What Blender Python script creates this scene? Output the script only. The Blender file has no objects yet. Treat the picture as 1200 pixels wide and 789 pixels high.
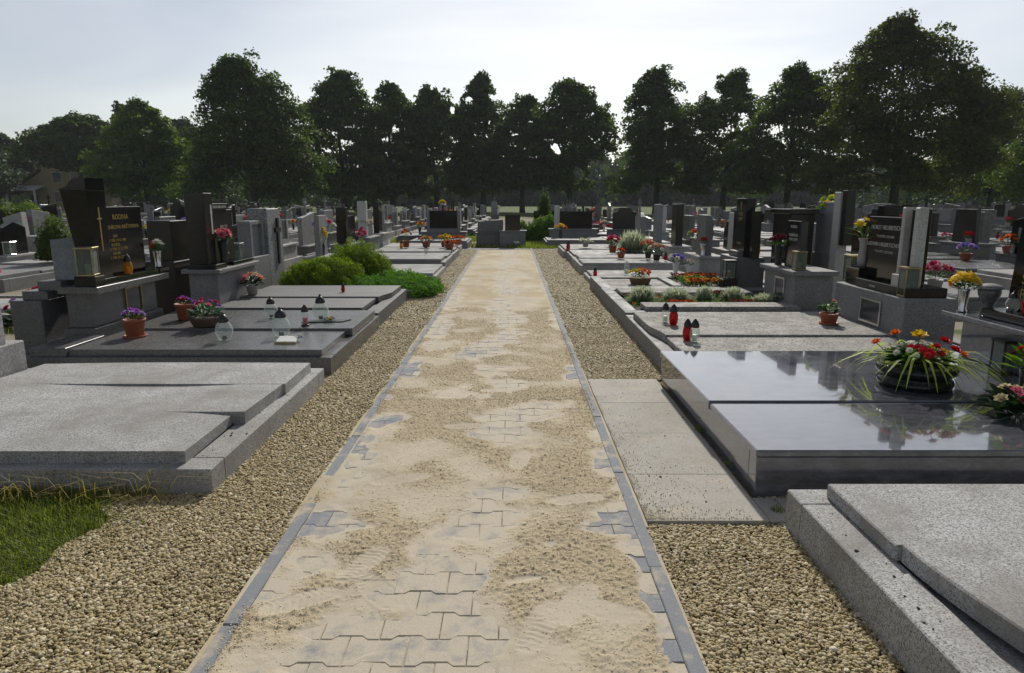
import bpy, bmesh, math, random
import numpy as np
from mathutils import Vector, Matrix

random.seed(7)
RNG = np.random.default_rng(11)
SC = bpy.context.scene
COL = SC.collection
R = math.radians

# ------------------------------------------------------------------ camera, sky, sun, exposure
cam_d = bpy.data.cameras.new('camera'); cam = bpy.data.objects.new('camera', cam_d); COL.objects.link(cam)
cam_d.sensor_width = 36.0; cam_d.lens = 24.0; cam_d.clip_start = 0.05; cam_d.clip_end = 3000
cam.location = (0, 0, 1.5); cam.rotation_euler = (R(90 - 11.34), 0, 0)
SC.camera = cam

SUN_EL, SUN_AZ = R(37), R(9)
world = bpy.data.worlds.new('World'); SC.world = world; world.use_nodes = True
wn = world.node_tree
for n in list(wn.nodes): wn.nodes.remove(n)
w_out = wn.nodes.new('ShaderNodeOutputWorld'); w_bg = wn.nodes.new('ShaderNodeBackground')
w_sky = wn.nodes.new('ShaderNodeTexSky'); w_sky.sky_type = 'NISHITA'; w_sky.sun_disc = False
w_sky.sun_elevation = SUN_EL; w_sky.sun_rotation = SUN_AZ
w_sky.air_density = 1.0; w_sky.dust_density = 1.1; w_sky.ozone_density = 1.6; w_sky.altitude = 200
w_bg.inputs[1].default_value = 0.086
w_hs = wn.nodes.new('ShaderNodeHueSaturation'); w_hs.inputs['Saturation'].default_value = .45
w_tc = wn.nodes.new('ShaderNodeTexCoord'); w_mp = wn.nodes.new('ShaderNodeMapping'); w_mp.inputs['Scale'].default_value = (1.2, 1.2, 5.0)
w_nz = wn.nodes.new('ShaderNodeTexNoise'); w_nz.inputs['Scale'].default_value = 1.6; w_nz.inputs['Detail'].default_value = 5; w_nz.inputs['Distortion'].default_value = .6
w_rp = wn.nodes.new('ShaderNodeValToRGB'); w_rp.color_ramp.elements[0].position = .35; w_rp.color_ramp.elements[0].color = (.93, .94, .97, 1); w_rp.color_ramp.elements[1].position = .70; w_rp.color_ramp.elements[1].color = (1.16, 1.14, 1.10, 1)
w_mx = wn.nodes.new('ShaderNodeMix'); w_mx.data_type = 'RGBA'; w_mx.blend_type = 'MULTIPLY'; w_mx.inputs[0].default_value = 1.0
wn.links.new(w_tc.outputs['Generated'], w_mp.inputs[0]); wn.links.new(w_mp.outputs[0], w_nz.inputs['Vector']); wn.links.new(w_nz.outputs[0], w_rp.inputs[0])
wn.links.new(w_sky.outputs[0], w_hs.inputs['Color']); wn.links.new(w_hs.outputs[0], w_mx.inputs[6]); wn.links.new(w_rp.outputs[0], w_mx.inputs[7]); wn.links.new(w_mx.outputs[2], w_bg.inputs[0]); wn.links.new(w_bg.outputs[0], w_out.inputs[0])

sun_d = bpy.data.lights.new('sun', 'SUN'); sun_d.energy = 3.8; sun_d.angle = R(2.4); sun_d.color = (1, .95, .86)
sun = bpy.data.objects.new('sun', sun_d); COL.objects.link(sun)
sd = Vector((math.sin(SUN_AZ) * math.cos(SUN_EL), math.cos(SUN_AZ) * math.cos(SUN_EL), math.sin(SUN_EL)))
sun.rotation_euler = (-sd).to_track_quat('-Z', 'Y').to_euler(); sun.location = sd * 60

vs = SC.view_settings
vs.view_transform = 'Standard'; vs.look = 'None'; vs.gamma = 1; vs.use_curve_mapping = False; vs.exposure = 0.1
SC.cycles.max_bounces = 6; SC.cycles.transparent_max_bounces = 12; SC.cycles.volume_bounces = 0

# ------------------------------------------------------------------ materials
MATS = {}
class NT:
    def __init__(s, name):
        s.m = bpy.data.materials.new(name); s.m.use_nodes = True; s.t = s.m.node_tree
        s.b = s.t.nodes['Principled BSDF']; s.out = s.t.nodes['Material Output']; MATS[name] = s.m
    def n(s, typ, **kw):
        nd = s.t.nodes.new('ShaderNode' + typ)
        for k, v in kw.items():
            if k.startswith('i_'):
                key = k[2:]; key = int(key) if key.isdigit() else key.replace('_', ' ')
                nd.inputs[key].default_value = v
            else: setattr(nd, k, v)
        return nd
    def l(s, a, b): s.t.links.new(a, b)
    def pos(s, kind='Object'):
        return s.n('TexCoord').outputs[kind]
    def noise(s, co, scale, detail=3, rough=.55):
        nd = s.n('TexNoise', i_Scale=scale, i_Detail=detail, i_Roughness=rough); s.l(co, nd.inputs['Vector']); return nd.outputs[0]
    def ramp(s, fac, stops):
        nd = s.n('ValToRGB'); cr = nd.color_ramp
        while len(cr.elements) < len(stops): cr.elements.new(.5)
        for e, (p, c) in zip(cr.elements, stops):
            e.position = p; e.color = (*c, 1) if len(c) == 3 else c
        s.l(fac, nd.inputs[0]); return nd.outputs[0]
    def mix(s, fac, a, b, mode='MIX'):
        nd = s.n('Mix', data_type='RGBA', blend_type=mode)
        for sock, v in ((nd.inputs[0], fac), (nd.inputs[6], a), (nd.inputs[7], b)):
            if isinstance(v, (int, float)): sock.default_value = v
            elif isinstance(v, tuple): sock.default_value = (*v, 1)
            else: s.l(v, sock)
        return nd.outputs[2]
    def bump(s, h, strength, dist=.01):
        nd = s.n('Bump', i_Strength=strength, i_Distance=dist); s.l(h, nd.inputs['Height']); s.l(nd.outputs[0], s.b.inputs['Normal'])
    def base(s, c, rough=.6, spec=.5):
        if isinstance(c, tuple): s.b.inputs['Base Color'].default_value = (*c, 1)
        else: s.l(c, s.b.inputs['Base Color'])
        s.b.inputs['Roughness'].default_value = rough; s.b.inputs['Specular IOR Level'].default_value = spec

def g3(v, t=(1, 1, 1)): return (v * t[0], v * t[1], v * t[2])

def granite(name, base, contrast=.5, scale=190, rough=.4, stain=.35, tint=(1, 1, 1.02), spec=.5, bump=.0, coarse=0, dirt=(.12, .10, .07)):
    k = NT(name); co = k.pos()
    v = k.n('TexVoronoi', i_Scale=scale); k.l(co, v.inputs['Vector'])
    sep = k.n('SeparateColor'); k.l(v.outputs['Color'], sep.inputs[0])
    c = k.ramp(sep.outputs[0], [(.0, g3(base * (1 - contrast), tint)), (.18, g3(base * (1 - contrast * .55), tint)),
                                (.45, g3(base, tint)), (.8, g3(base * (1 + contrast * .35), tint)), (1, g3(base * (1 + contrast * .6), tint))])
    n2 = k.noise(co, 46, 4, .7)
    c = k.mix(.5, c, k.ramp(n2, [(.3, (.62, .62, .62)), (.7, (1.25, 1.25, 1.25))]), 'MULTIPLY')
    st = k.ramp(k.noise(co, 2.3, 5, .62), [(.38, (0, 0, 0)), (.72, (1, 1, 1))])
    fac = k.n('Math', operation='MULTIPLY', i_1=stain); k.l(st, fac.inputs[0])
    c = k.mix(fac.outputs[0], c, g3(base * .55, (1.0, .95, .86)))
    sp = k.ramp(k.noise(co, 17, 3, .5), [(.70, (0, 0, 0)), (.76, (1, 1, 1))])
    f2 = k.n('Math', operation='MULTIPLY', i_1=stain * .5); k.l(sp, f2.inputs[0])
    c = k.mix(f2.outputs[0], c, dirt)
    k.base(c, rough, spec)
    rr = k.ramp(k.noise(co, 5, 4, .6), [(.3, g3(max(.02, rough * .8))), (.75, g3(min(1, rough * 1.25)))])
    k.l(rr, k.b.inputs['Roughness'])
    if bump: k.bump(k.noise(co, 300, 2), bump, .002)
    return k.m

granite('granite_pale', .38, .75, 210, .85, .9, (1, .99, .985), bump=.25, spec=.2)
granite('granite_pale_warm', .36, .5, 300, .75, .55, (1, .97, .92), bump=.25)
granite('granite_grey', .22, .55, 190, .7, .45, (1, 1, 1), spec=.22)
granite('granite_mid', .15, .6, 190, .55, .4, (1, 1, 1), spec=.25)
granite('granite_slate', .12, .8, 210, .28, .25, (1, 1, 1))
granite('granite_speckled', .22, .95, 90, .6, .3)
granite('granite_blackish', .012, .8, 210, .09, .2, (1.03, 1, .97), spec=.35)
granite('granite_brown', .026, .6, 190, .22, .3, (1.15, 1, .88), spec=.35)
granite('granite_pillar_pale', .45, .35, 150, .6, .5, (1, .98, .93))
granite('granite_bluegrey', .20, .3, 60, .5, .6, (.93, 1, 1.1))
granite('terrazzo', .30, .75, 75, .85, .6, (1, .96, .9), bump=.3, spec=.2)

k = NT('polished_indigo'); co = k.pos()
mp = k.n('Mapping'); mp.inputs['Scale'].default_value = (3, 9, 9); mp.inputs['Rotation'].default_value = (0, 0, .35); k.l(co, mp.inputs[0])
c = k.ramp(k.noise(mp.outputs[0], 2.2, 7, .7), [(.3, (.045, .046, .055)), (.5, (.085, .086, .10)), (.7, (.14, .141, .158))])
fl = k.ramp(k.noise(co, 240, 2), [(.55, (1, 1, 1)), (.7, (1.8, 1.8, 1.85))]); c = k.mix(1.0, c, fl, 'MULTIPLY')
k.base(c, .05, .7); k.b.inputs['Coat Weight'].default_value = 1.0; k.b.inputs['Coat IOR'].default_value = 1.5; k.b.inputs['Coat Roughness'].default_value = .03; rr = k.ramp(k.noise(co, 2.5, 6, .65), [(.35, g3(.03)), (.75, g3(.24))]); k.l(rr, k.b.inputs['Roughness'])

def plain(name, c, rough=.6, spec=.5, metal=0, var=.25, vscale=9, bump=0):
    k = NT(name); co = k.pos()
    f = k.ramp(k.noise(co, vscale, 4, .6), [(.25, g3(1 - var)), (.75, g3(1 + var))])
    k.base(k.mix(1.0, c, f, 'MULTIPLY'), rough, spec); k.b.inputs['Metallic'].default_value = metal
    if bump: k.bump(k.noise(co, vscale * 12, 4), bump, .004)
    return k.m
plain('terracotta', (.30, .085, .04), .65, var=.2, vscale=14)
plain('brown_bowl', (.09, .055, .035), .6)
plain('dark_plastic', (.012, .012, .013), .4)
plain('black_cap', (.016, .014, .015), .35)
plain('bronze_cap', (.05, .035, .022), .4, metal=.4)
plain('aged_brass', (.30, .25, .14), .35, metal=.9, var=.4)
plain('dark_metal', (.05, .045, .04), .4, metal=.7)
plain('steel', (.55, .55, .56), .22, metal=1.0, var=.15)
plain('white_vase', (.62, .62, .60), .35, var=.1)
plain('grey_vase', (.28, .27, .25), .55)
plain('soil', (.035, .024, .016), .95, var=.5, vscale=60, bump=.6)
plain('turf_soil', (.05, .065, .018), .95, var=.5, vscale=40, bump=.6)
plain('debris', (.05, .04, .03), .9, var=.4)
plain('candle_white', (.65, .62, .52), .5)
plain('candle_red', (.42, .02, .015), .4)
plain('book_white', (.6, .6, .58), .5, var=.08)
plain('gilding', (.45, .32, .10), .4, metal=.6)
plain('silver_letter', (.45, .44, .42), .5)
plain('bark', (.045, .036, .027), .9, var=.45, vscale=6, bump=.8)
plain('stem_green', (.05, .10, .025), .6)
plain('basket', (.16, .10, .05), .8, var=.5, vscale=50)
plain('wall_ochre', (.25, .195, .105), .9, var=.12, vscale=2)
plain('roof_red', (.13, .045, .035), .8, var=.25, vscale=3)
plain('roof_tin', (.42, .43, .44), .5)
plain('window_dark', (.02, .024, .03), .15)
plain('gutter_white', (.5, .5, .5), .5)
plain('bedding', (.08, .07, .06), 1.0, var=.4, vscale=25)
plain('asphalt', (.17, .165, .16), .9, var=.25, vscale=8)
BLOOM = dict(purple=(.36, .12, .50), violet=(.26, .20, .62), magenta=(.50, .03, .16), pink=(.72, .20, .27), salmon=(.75, .30, .20), red=(.52, .015, .02),
             orange=(.75, .17, .02), yellow=(.78, .55, .03), white=(.72, .72, .62), cream=(.66, .58, .36), dark_red=(.14, .02, .03), rust=(.35, .07, .015), lilac=(.48, .32, .62), lime=(.40, .55, .06))
for nme, cc in BLOOM.items():
    k = NT('petal_' + nme); co = k.pos(); f = k.ramp(k.noise(co, 40, 2), [(.3, g3(.72)), (.7, g3(1.2))])
    k.base(k.mix(1.0, cc, f, 'MULTIPLY'), .6, .3)
    tr = k.n('BsdfTranslucent'); tr.inputs[0].default_value = (*cc, 1); mx = k.n('MixShader', i_0=.35)
    k.l(k.b.outputs[0], mx.inputs[1]); k.l(tr.outputs[0], mx.inputs[2]); k.l(mx.outputs[0], k.out.inputs[0])

def leafmat(name, a, b, transl=.35, rough=.55, vscale=.9, tr_col=None):
    k = NT(name); co = k.pos()
    geo = k.n('NewGeometry')
    c1 = k.ramp(geo.outputs['Random Per Island'], [(0, a), (1, b)])
    f = k.ramp(k.noise(co, vscale, 3, .6), [(.3, g3(.7)), (.7, g3(1.25))])
    c = k.mix(1.0, c1, f, 'MULTIPLY'); k.base(c, rough, .18)
    tr = k.n('BsdfTranslucent'); mx = k.n('MixShader', i_0=transl)
    tc = k.mix(1.0, c, tr_col or (1.3, 1.5, .5), 'MULTIPLY'); k.l(tc, tr.inputs[0])
    k.l(k.b.outputs[0], mx.inputs[1]); k.l(tr.outputs[0], mx.inputs[2]); k.l(mx.outputs[0], k.out.inputs[0])
    return k.m
leafmat('leaf_linden', (.046, .076, .016), (.088, .126, .028), .44)
leafmat('leaf_linden_olive', (.050, .066, .015), (.098, .112, .026), .44)
leafmat('leaf_bright', (.07, .115, .02), (.125, .175, .035), .48)
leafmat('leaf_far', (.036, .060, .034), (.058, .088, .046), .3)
leafmat('leaf_juniper', (.11, .17, .016), (.20, .26, .03), .42, .85, vscale=6)
leafmat('leaf_creeper', (.065, .15, .024), (.12, .24, .04), .42, .85, vscale=6)
leafmat('leaf_pot', (.035, .085, .02), (.08, .16, .035), .3, vscale=20)
leafmat('leaf_bluegreen', (.05, .12, .08), (.11, .20, .13), .3, vscale=20)
leafmat('leaf_dark', (.012, .035, .016), (.03, .06, .025), .2, .3, vscale=20)
leafmat('leaf_lavender', (.38, .43, .31), (.58, .62, .48), .45, .9, vscale=12, tr_col=(1, 1.02, .9))
leafmat('leaf_striped', (.17, .27, .03), (.50, .52, .12), .45, .5, vscale=30)
leafmat('leaf_shrub', (.06, .13, .015), (.13, .22, .03), .4, vscale=3)
leafmat('grass_blade', (.09, .135, .025), (.28, .285, .085), .45, vscale=14)
leafmat('grass_dry', (.22, .16, .06), (.38, .30, .13), .3, vscale=3)

def glass(name, tint, dens=.25, gloss=.05):
    k = NT(name); tp = k.n('BsdfTransparent'); tp.inputs[0].default_value = (*tint, 1)
    k.base(tint, gloss, .8); lw = k.n('LayerWeight', i_0=.35)
    f = k.ramp(lw.outputs['Facing'], [(0, g3(dens * .5)), (.55, g3(dens)), (1, g3(min(1, dens + .6)))])
    mx = k.n('MixShader'); k.l(f, mx.inputs[0]); k.l(tp.outputs[0], mx.inputs[1]); k.l(k.b.outputs[0], mx.inputs[2]); k.l(mx.outputs[0], k.out.inputs[0])
glass('glass_clear', (.90, .95, .92), .27)
glass('glass_red', (.55, .015, .02), .55)
glass('glass_amber', (.80, .45, .04), .45)
glass('glass_pane', (.62, .66, .62), .22)
glass('glass_white', (.8, .82, .8), .45)

# path materials
k = NT('concrete_block'); co = k.pos(); att = k.n('Attribute', attribute_type='OBJECT', attribute_name='dust')
w = k.n('NewGeometry').outputs['Position']
c = k.ramp(k.noise(co, 120, 3, .7), [(.3, (.15, .16, .18)), (.7, (.25, .262, .29))])
d = k.noise(w, 7, 6, .68); add = k.n('Math', operation='ADD'); k.l(d, add.inputs[0]); k.l(att.outputs['Fac'], add.inputs[1])
df = k.ramp(add.outputs[0], [(.62, (0, 0, 0)), (.86, (1, 1, 1))])
c = k.mix(df, c, k.ramp(k.noise(w, 160, 3, .7), [(.3, (.39, .34, .26)), (.7, (.53, .47, .37))])); k.base(c, .85, .3)
k.bump(k.noise(w, 220, 3), .3, .002)
k = NT('edging_concrete'); w = k.n('NewGeometry').outputs['Position']
c = k.ramp(k.noise(w, 150, 3, .7), [(.3, (.15, .16, .175)), (.7, (.25, .262, .28))])
df = k.ramp(k.noise(w, 5, 6, .68), [(.52, (0, 0, 0)), (.66, (1, 1, 1))]); c = k.mix(df, c, (.43, .37, .28)); k.base(c, .85, .3)
k = NT('sand'); w = k.n('NewGeometry').outputs['Position']
rl = k.n('Attribute', attribute_name='rough')
c = k.mix(rl.outputs['Fac'], k.ramp(k.noise(w, 210, 3, .7), [(.25, (.44, .385, .295)), (.75, (.58, .52, .415))]),
          k.ramp(k.noise(w, 150, 4, .75), [(.25, (.36, .29, .185)), (.5, (.45, .375, .255)), (.75, (.54, .465, .34))]))
c = k.mix(.8, c, k.ramp(k.noise(w, 1.3, 5, .6), [(.3, (.82, .81, .78)), (.7, (1.12, 1.12, 1.12))]), 'MULTIPLY')
k.base(c, .95, .15); k.bump(k.noise(w, 240, 4, .8), .55, .004)
k = NT('pebble'); oi = k.n('ObjectInfo'); co = k.pos()
c = k.ramp(oi.outputs['Random'], [(0, (.20, .15, .072)), (.12, (.34, .265, .128)), (.5, (.43, .345, .182)), (.72, (.35, .30, .19)), (.86, (.49, .41, .25)), (1, (.66, .60, .45))])
c = k.mix(.6, c, k.ramp(k.noise(co, 2.2, 3), [(.3, (.65, .64, .6)), (.7, (1.2, 1.2, 1.2))]), 'MULTIPLY'); k.base(c, .7, .3)
k = NT('sand_crumb'); oi = k.n('ObjectInfo'); k.base(k.ramp(oi.outputs['Random'], [(0, (.53, .435, .29)), (.5, (.62, .525, .375)), (1, (.70, .62, .47))]), .95, .1)
k = NT('gravel_base'); w = k.n('NewGeometry').outputs['Position']
v = k.n('TexVoronoi', i_Scale=75); k.l(w, v.inputs['Vector']); sp_ = k.n('SeparateColor'); k.l(v.outputs['Color'], sp_.inputs[0])
c = k.ramp(sp_.outputs[0], [(0, (.16, .115, .06)), (.5, (.30, .235, .13)), (1, (.42, .34, .21))]); k.base(c, .95, .2)
inv = k.n('Math', operation='SUBTRACT', i_0=1.0); k.l(v.outputs['Distance'], inv.inputs[1]); k.bump(inv.outputs[0], .8, .01)
k = NT('concrete_slab'); w = k.n('NewGeometry').outputs['Position']; rnd = k.n('ObjectInfo').outputs['Random']
c = k.ramp(k.noise(w, 90, 4, .75), [(.25, (.25, .235, .205)), (.55, (.37, .35, .315)), (.8, (.47, .45, .41))])
c = k.mix(.7, c, k.ramp(k.noise(w, 3.1, 6, .66), [(.3, (.80, .78, .74)), (.7, (1.1, 1.1, 1.1))]), 'MULTIPLY')
st = k.ramp(k.noise(w, 6.5, 6, .7), [(.66, (0, 0, 0)), (.74, (1, 1, 1))]); c = k.mix(k.mix(1.0, st, (.6, .6, .6), 'MULTIPLY'), c, (.13, .10, .06))
sd2 = k.ramp(k.noise(w, 4.2, 7, .7), [(.56, (0, 0, 0)), (.72, (1, 1, 1))]); c = k.mix(k.mix(1.0, sd2, (.8, .8, .8), 'MULTIPLY'), c, (.46, .39, .28))
c = k.mix(1.0, c, k.ramp(rnd, [(0, g3(.95)), (1, g3(1.12))]), 'MULTIPLY'); k.base(c, .9, .25); k.bump(k.noise(w, 200, 3), .25, .002)
k = NT('ground'); w = k.n('NewGeometry').outputs['Position']; sx = k.n('SeparateXYZ'); k.l(w, sx.inputs[0])
gr = k.ramp(k.noise(w, .9, 6, .65), [(.3, (.05, .075, .016)), (.7, (.10, .125, .032))])
pv = k.ramp(k.noise(w, 30, 4, .7), [(.3, (.14, .12, .085)), (.7, (.30, .27, .205))])
pat = k.ramp(k.noise(w, .35, 5, .6), [(.52, (0, 0, 0)), (.58, (1, 1, 1))]); cem = k.mix(pat, pv, gr)
far = k.n('MapRange', i_1=60.0, i_2=64.0); k.l(sx.outputs[1], far.inputs[0])
ax_ = k.n('Math', operation='ABSOLUTE'); k.l(sx.outputs[0], ax_.inputs[0]); sd_x = k.n('MapRange', i_1=13.0, i_2=15.0); k.l(ax_.outputs[0], sd_x.inputs[0]); yy = k.n('MapRange', i_1=20.0, i_2=16.0); k.l(sx.outputs[1], yy.inputs[0])
out_ = k.n('Math', operation='MULTIPLY'); k.l(sd_x.outputs[0], out_.inputs[0]); k.l(yy.outputs[0], out_.inputs[1]); tot = k.n('Math', operation='MAXIMUM'); k.l(out_.outputs[0], tot.inputs[0]); k.l(far.outputs[0], tot.inputs[1])
k.base(k.mix(tot.outputs[0], cem, gr), .95, .2)

M = MATS

# ------------------------------------------------------------------ builders
ORG = {}
def tag(o, label=None, cat=None, group=None, kind=None):
    if label: o['label'] = label
    if cat: o['category'] = cat
    if group: o['group'] = group
    if kind: o['kind'] = kind
    return o
def empty(name, loc=(0, 0, 0), label=None, cat=None, group=None):
    o = bpy.data.objects.new(name, None); COL.objects.link(o); o.location = loc; o.empty_display_size = .1
    ORG[o.name] = Vector(loc); return tag(o, label, cat, group)
def kids(o): return list(o.children)
def copy_tree(o, parent=None):
    c = o.copy(); COL.objects.link(c); c.parent = parent
    if o.name in ORG: ORG[c.name] = ORG[o.name]
    for ch in kids(o): copy_tree(ch, c)
    return c
def link_mesh(name, me, mat, parent=None):
    o = bpy.data.objects.new(name, me); COL.objects.link(o)
    if mat: me.materials.append(M[mat])
    if parent:
        o.parent = parent; ORG[o.name] = ORG[parent.name]
    return o

class MB:
    def __init__(s): s.v = []; s.f = []
    def add(s, vs_, fs_):
        b = len(s.v); s.v += [tuple(v) for v in vs_]; s.f += [tuple(i + b for i in f) for f in fs_]; return s
    def box(s, x0, x1, y0, y1, z0, z1, top=0):
        x0, x1 = min(x0, x1), max(x0, x1); t = top
        return s.add([(x0, y0, z0), (x1, y0, z0), (x1, y1, z0), (x0, y1, z0), (x0 + t, y0 + t, z1), (x1 - t, y0 + t, z1), (x1 - t, y1 - t, z1), (x0 + t, y1 - t, z1)],
                     [(0, 3, 2, 1), (4, 5, 6, 7), (0, 1, 5, 4), (1, 2, 6, 5), (2, 3, 7, 6), (3, 0, 4, 7)])
    def hexa(s, p): # 8 points: bottom 4 ccw, top 4 ccw
        return s.add(p, [(0, 3, 2, 1), (4, 5, 6, 7), (0, 1, 5, 4), (1, 2, 6, 5), (2, 3, 7, 6), (3, 0, 4, 7)])
    def prism(s, poly, axis, d0, d1):
        # poly: list of (p, z) ; axis 'x' -> p is y ; axis 'y' -> p is x ; axis 'z' -> (x,y)
        n = len(poly)
        mk = {'x': lambda p, d: (d, p[0], p[1]), 'y': lambda p, d: (p[0], d, p[1]), 'z': lambda p, d: (p[0], p[1], d)}[axis]
        return s.add([mk(p, d0) for p in poly] + [mk(p, d1) for p in poly],
                     [tuple(range(n)), tuple(range(2 * n - 1, n - 1, -1))] + [(i, i + n, (i + 1) % n + n, (i + 1) % n) for i in range(n)])
    def lathe(s, prof, seg=20, c=(0, 0, 0), sx=1, sy=1, lobes=0, la=0):
        vs_ = []; n = len(prof)
        for i in range(seg):
            a = 2 * math.pi * i / seg; k_ = 1 + la * abs(math.sin(lobes * a / 2)) if lobes else 1
            for r, z in prof: vs_.append((c[0] + r * k_ * sx * math.cos(a), c[1] + r * k_ * sy * math.sin(a), c[2] + z))
        fs_ = [(i * n + j, ((i + 1) % seg) * n + j, ((i + 1) % seg) * n + j + 1, i * n + j + 1) for i in range(seg) for j in range(n - 1)]
        fs_.append(tuple(i * n for i in range(seg))[::-1]); fs_.append(tuple(i * n + n - 1 for i in range(seg)))
        return s.add(vs_, fs_)
    def tube(s, pts, rad, seg=6):
        pts = [Vector(p) for p in pts]; n = len(pts); vs_ = []
        rs = rad if isinstance(rad, (list, tuple)) else [rad] * n
        for i, p in enumerate(pts):
            d = (pts[min(i + 1, n - 1)] - pts[max(i - 1, 0)]).normalized()
            a = d.orthogonal().normalized(); b = d.cross(a)
            if i and False: pass
            for j in range(seg):
                t = 2 * math.pi * j / seg; vs_.append(p + (a * math.cos(t) + b * math.sin(t)) * rs[i])
        fs_ = [(i * seg + j, i * seg + (j + 1) % seg, (i + 1) * seg + (j + 1) % seg, (i + 1) * seg + j) for i in range(n - 1) for j in range(seg)]
        fs_ += [tuple(range(seg))[::-1], tuple(range((n - 1) * seg, n * seg))]
        return s.add(vs_, fs_)
    def leaf(s, p, d, up, L, W):
        p = Vector(p); d = Vector(d).normalized(); sd_ = d.cross(Vector(up))
        if sd_.length < 1e-4: sd_ = d.orthogonal()
        sd_.normalize(); nn = sd_.cross(d)
        m = p + d * L * .5 + nn * W * .18; t = p + d * L
        return s.add([p, m + sd_ * W * .5, t, m - sd_ * W * .5, ], [(0, 1, 2), (0, 2, 3)])
    def build(s, name, mat, parent=None, bevel=0, smooth=False, seg=1):
        off = ORG[parent.name] if parent else Vector((0, 0, 0))
        me = bpy.data.meshes.new(name)
        me.from_pydata([(x - off[0], y - off[1], z - off[2]) for x, y, z in s.v], [], s.f)
        if bevel or True:
            bm = bmesh.new(); bm.from_mesh(me); bmesh.ops.recalc_face_normals(bm, faces=bm.faces)
            if bevel: bmesh.ops.bevel(bm, geom=list(bm.edges), offset=bevel, segments=seg, affect='EDGES', clamp_overlap=True)
            bm.to_mesh(me); bm.free()
        if smooth: me.polygons.foreach_set('use_smooth', [True] * len(me.polygons))
        return link_mesh(name, me, mat, parent)

def np_mesh(name, V, F, mat, parent=None, smooth=False):
    V = np.asarray(V, np.float32); F = np.asarray(F, np.int32); me = bpy.data.meshes.new(name); n = F.shape[1]
    if parent: V = V - np.array(ORG[parent.name], np.float32)
    me.vertices.add(len(V)); me.vertices.foreach_set('co', V.ravel())
    me.loops.add(F.size); me.loops.foreach_set('vertex_index', F.ravel())
    me.polygons.add(len(F)); me.polygons.foreach_set('loop_start', np.arange(0, F.size, n, dtype=np.int32))
    me.update(calc_edges=True)
    if smooth: me.polygons.foreach_set('use_smooth', np.ones(len(F), bool))
    return link_mesh(name, me, mat, parent)

def vnoise(x, y, scale, seed=0):
    r = np.random.default_rng(seed); T = r.random((256, 256)); x = x * scale + 57.3; y = y * scale + 91.7
    xi = np.floor(x).astype(int); yi = np.floor(y).astype(int); fx = x - xi; fy = y - yi
    fx = fx * fx * (3 - 2 * fx); fy = fy * fy * (3 - 2 * fy); a, b, c_, d_ = xi & 255, (xi + 1) & 255, yi & 255, (yi + 1) & 255
    return (T[a, c_] * (1 - fx) + T[b, c_] * fx) * (1 - fy) + (T[a, d_] * (1 - fx) + T[b, d_] * fx) * fy
def fbm(x, y, scale, oct_=4, seed=0, g=.5):
    t = 0; amp = 1; tot = 0
    for i in range(oct_):
        t = t + amp * vnoise(x, y, scale * 2 ** i, seed + i * 17); tot += amp; amp *= g
    return t / tot

def text(parent, body, size, origin, face, mat, name='inscription', depth=.003, align='CENTER', up=None):
    """flat lettering; face '+x' | '-x' | '-y' ; origin = baseline point on the stone's face (world)"""
    if '\n' in body:
        for i_, ln_ in enumerate(body.split('\n')):
            if ln_.strip(): last = text(parent, ln_, size, (origin[0], origin[1], origin[2] - i_ * size * 1.05), face, mat, name, depth, align)
        return last
    cu = bpy.data.curves.new('t', 'FONT'); cu.body = body; cu.size = size; cu.extrude = depth / 2; cu.align_x = align; cu.resolution_u = 2; cu.space_line = .95
    to = bpy.data.objects.new('t', cu); COL.objects.link(to)
    me = bpy.data.meshes.new_from_object(to.evaluated_get(bpy.context.evaluated_depsgraph_get()))
    bpy.data.objects.remove(to); bpy.data.curves.remove(cu)
    ax = {'+x': ((0, 1, 0), (1, 0, 0)), '-x': ((0, -1, 0), (-1, 0, 0)), '-y': ((1, 0, 0), (0, -1, 0))}[face]
    m = Matrix((ax[0], (0, 0, 1), ax[1])).transposed().to_4x4(); m.translation = Vector(origin) - ORG[parent.name]
    me.transform(m); me.name = name; me.materials.clear()
    o = link_mesh(name, me, mat, parent); o['kind'] = 'stuff'; return o

# ------------------------------------------------------------------ ground and path
gm = MB(); gm.add([(-900, -40, -.05), (900, -40, -.05), (900, 900, -.05), (-900, 900, -.05)], [(0, 1, 2, 3)])
tag(gm.build('ground', 'ground'), kind='structure')
XL, XR = -1.04, .63
path = MB().box(XL, XR, .6, 20.9, -.12, -.062).build('path', 'bedding'); tag(path, kind='structure'); ORG[path.name] = Vector((0, 0, 0))
for nme, x0, x1, y0, y1 in (('gravel_strip_left', -1.75, XL, .6, 21.2), ('gravel_strip_right', XR, 1.62, .6, 21.2)):
    st_ = MB().add([(x0, y0, -.022), (x1, y0, -.022), (x1, y1, -.022), (x0, y1, -.022)], [(0, 1, 2, 3)]).build(nme, 'gravel_base'); tag(st_, kind='structure')
cp = MB().add([(-7, 21.2, -.02), (7, 21.2, -.02), (7, 22.0, -.02), (-7, 22.0, -.02)], [(0, 1, 2, 3)]).build('cross_path', 'asphalt'); tag(cp, kind='structure')

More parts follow.
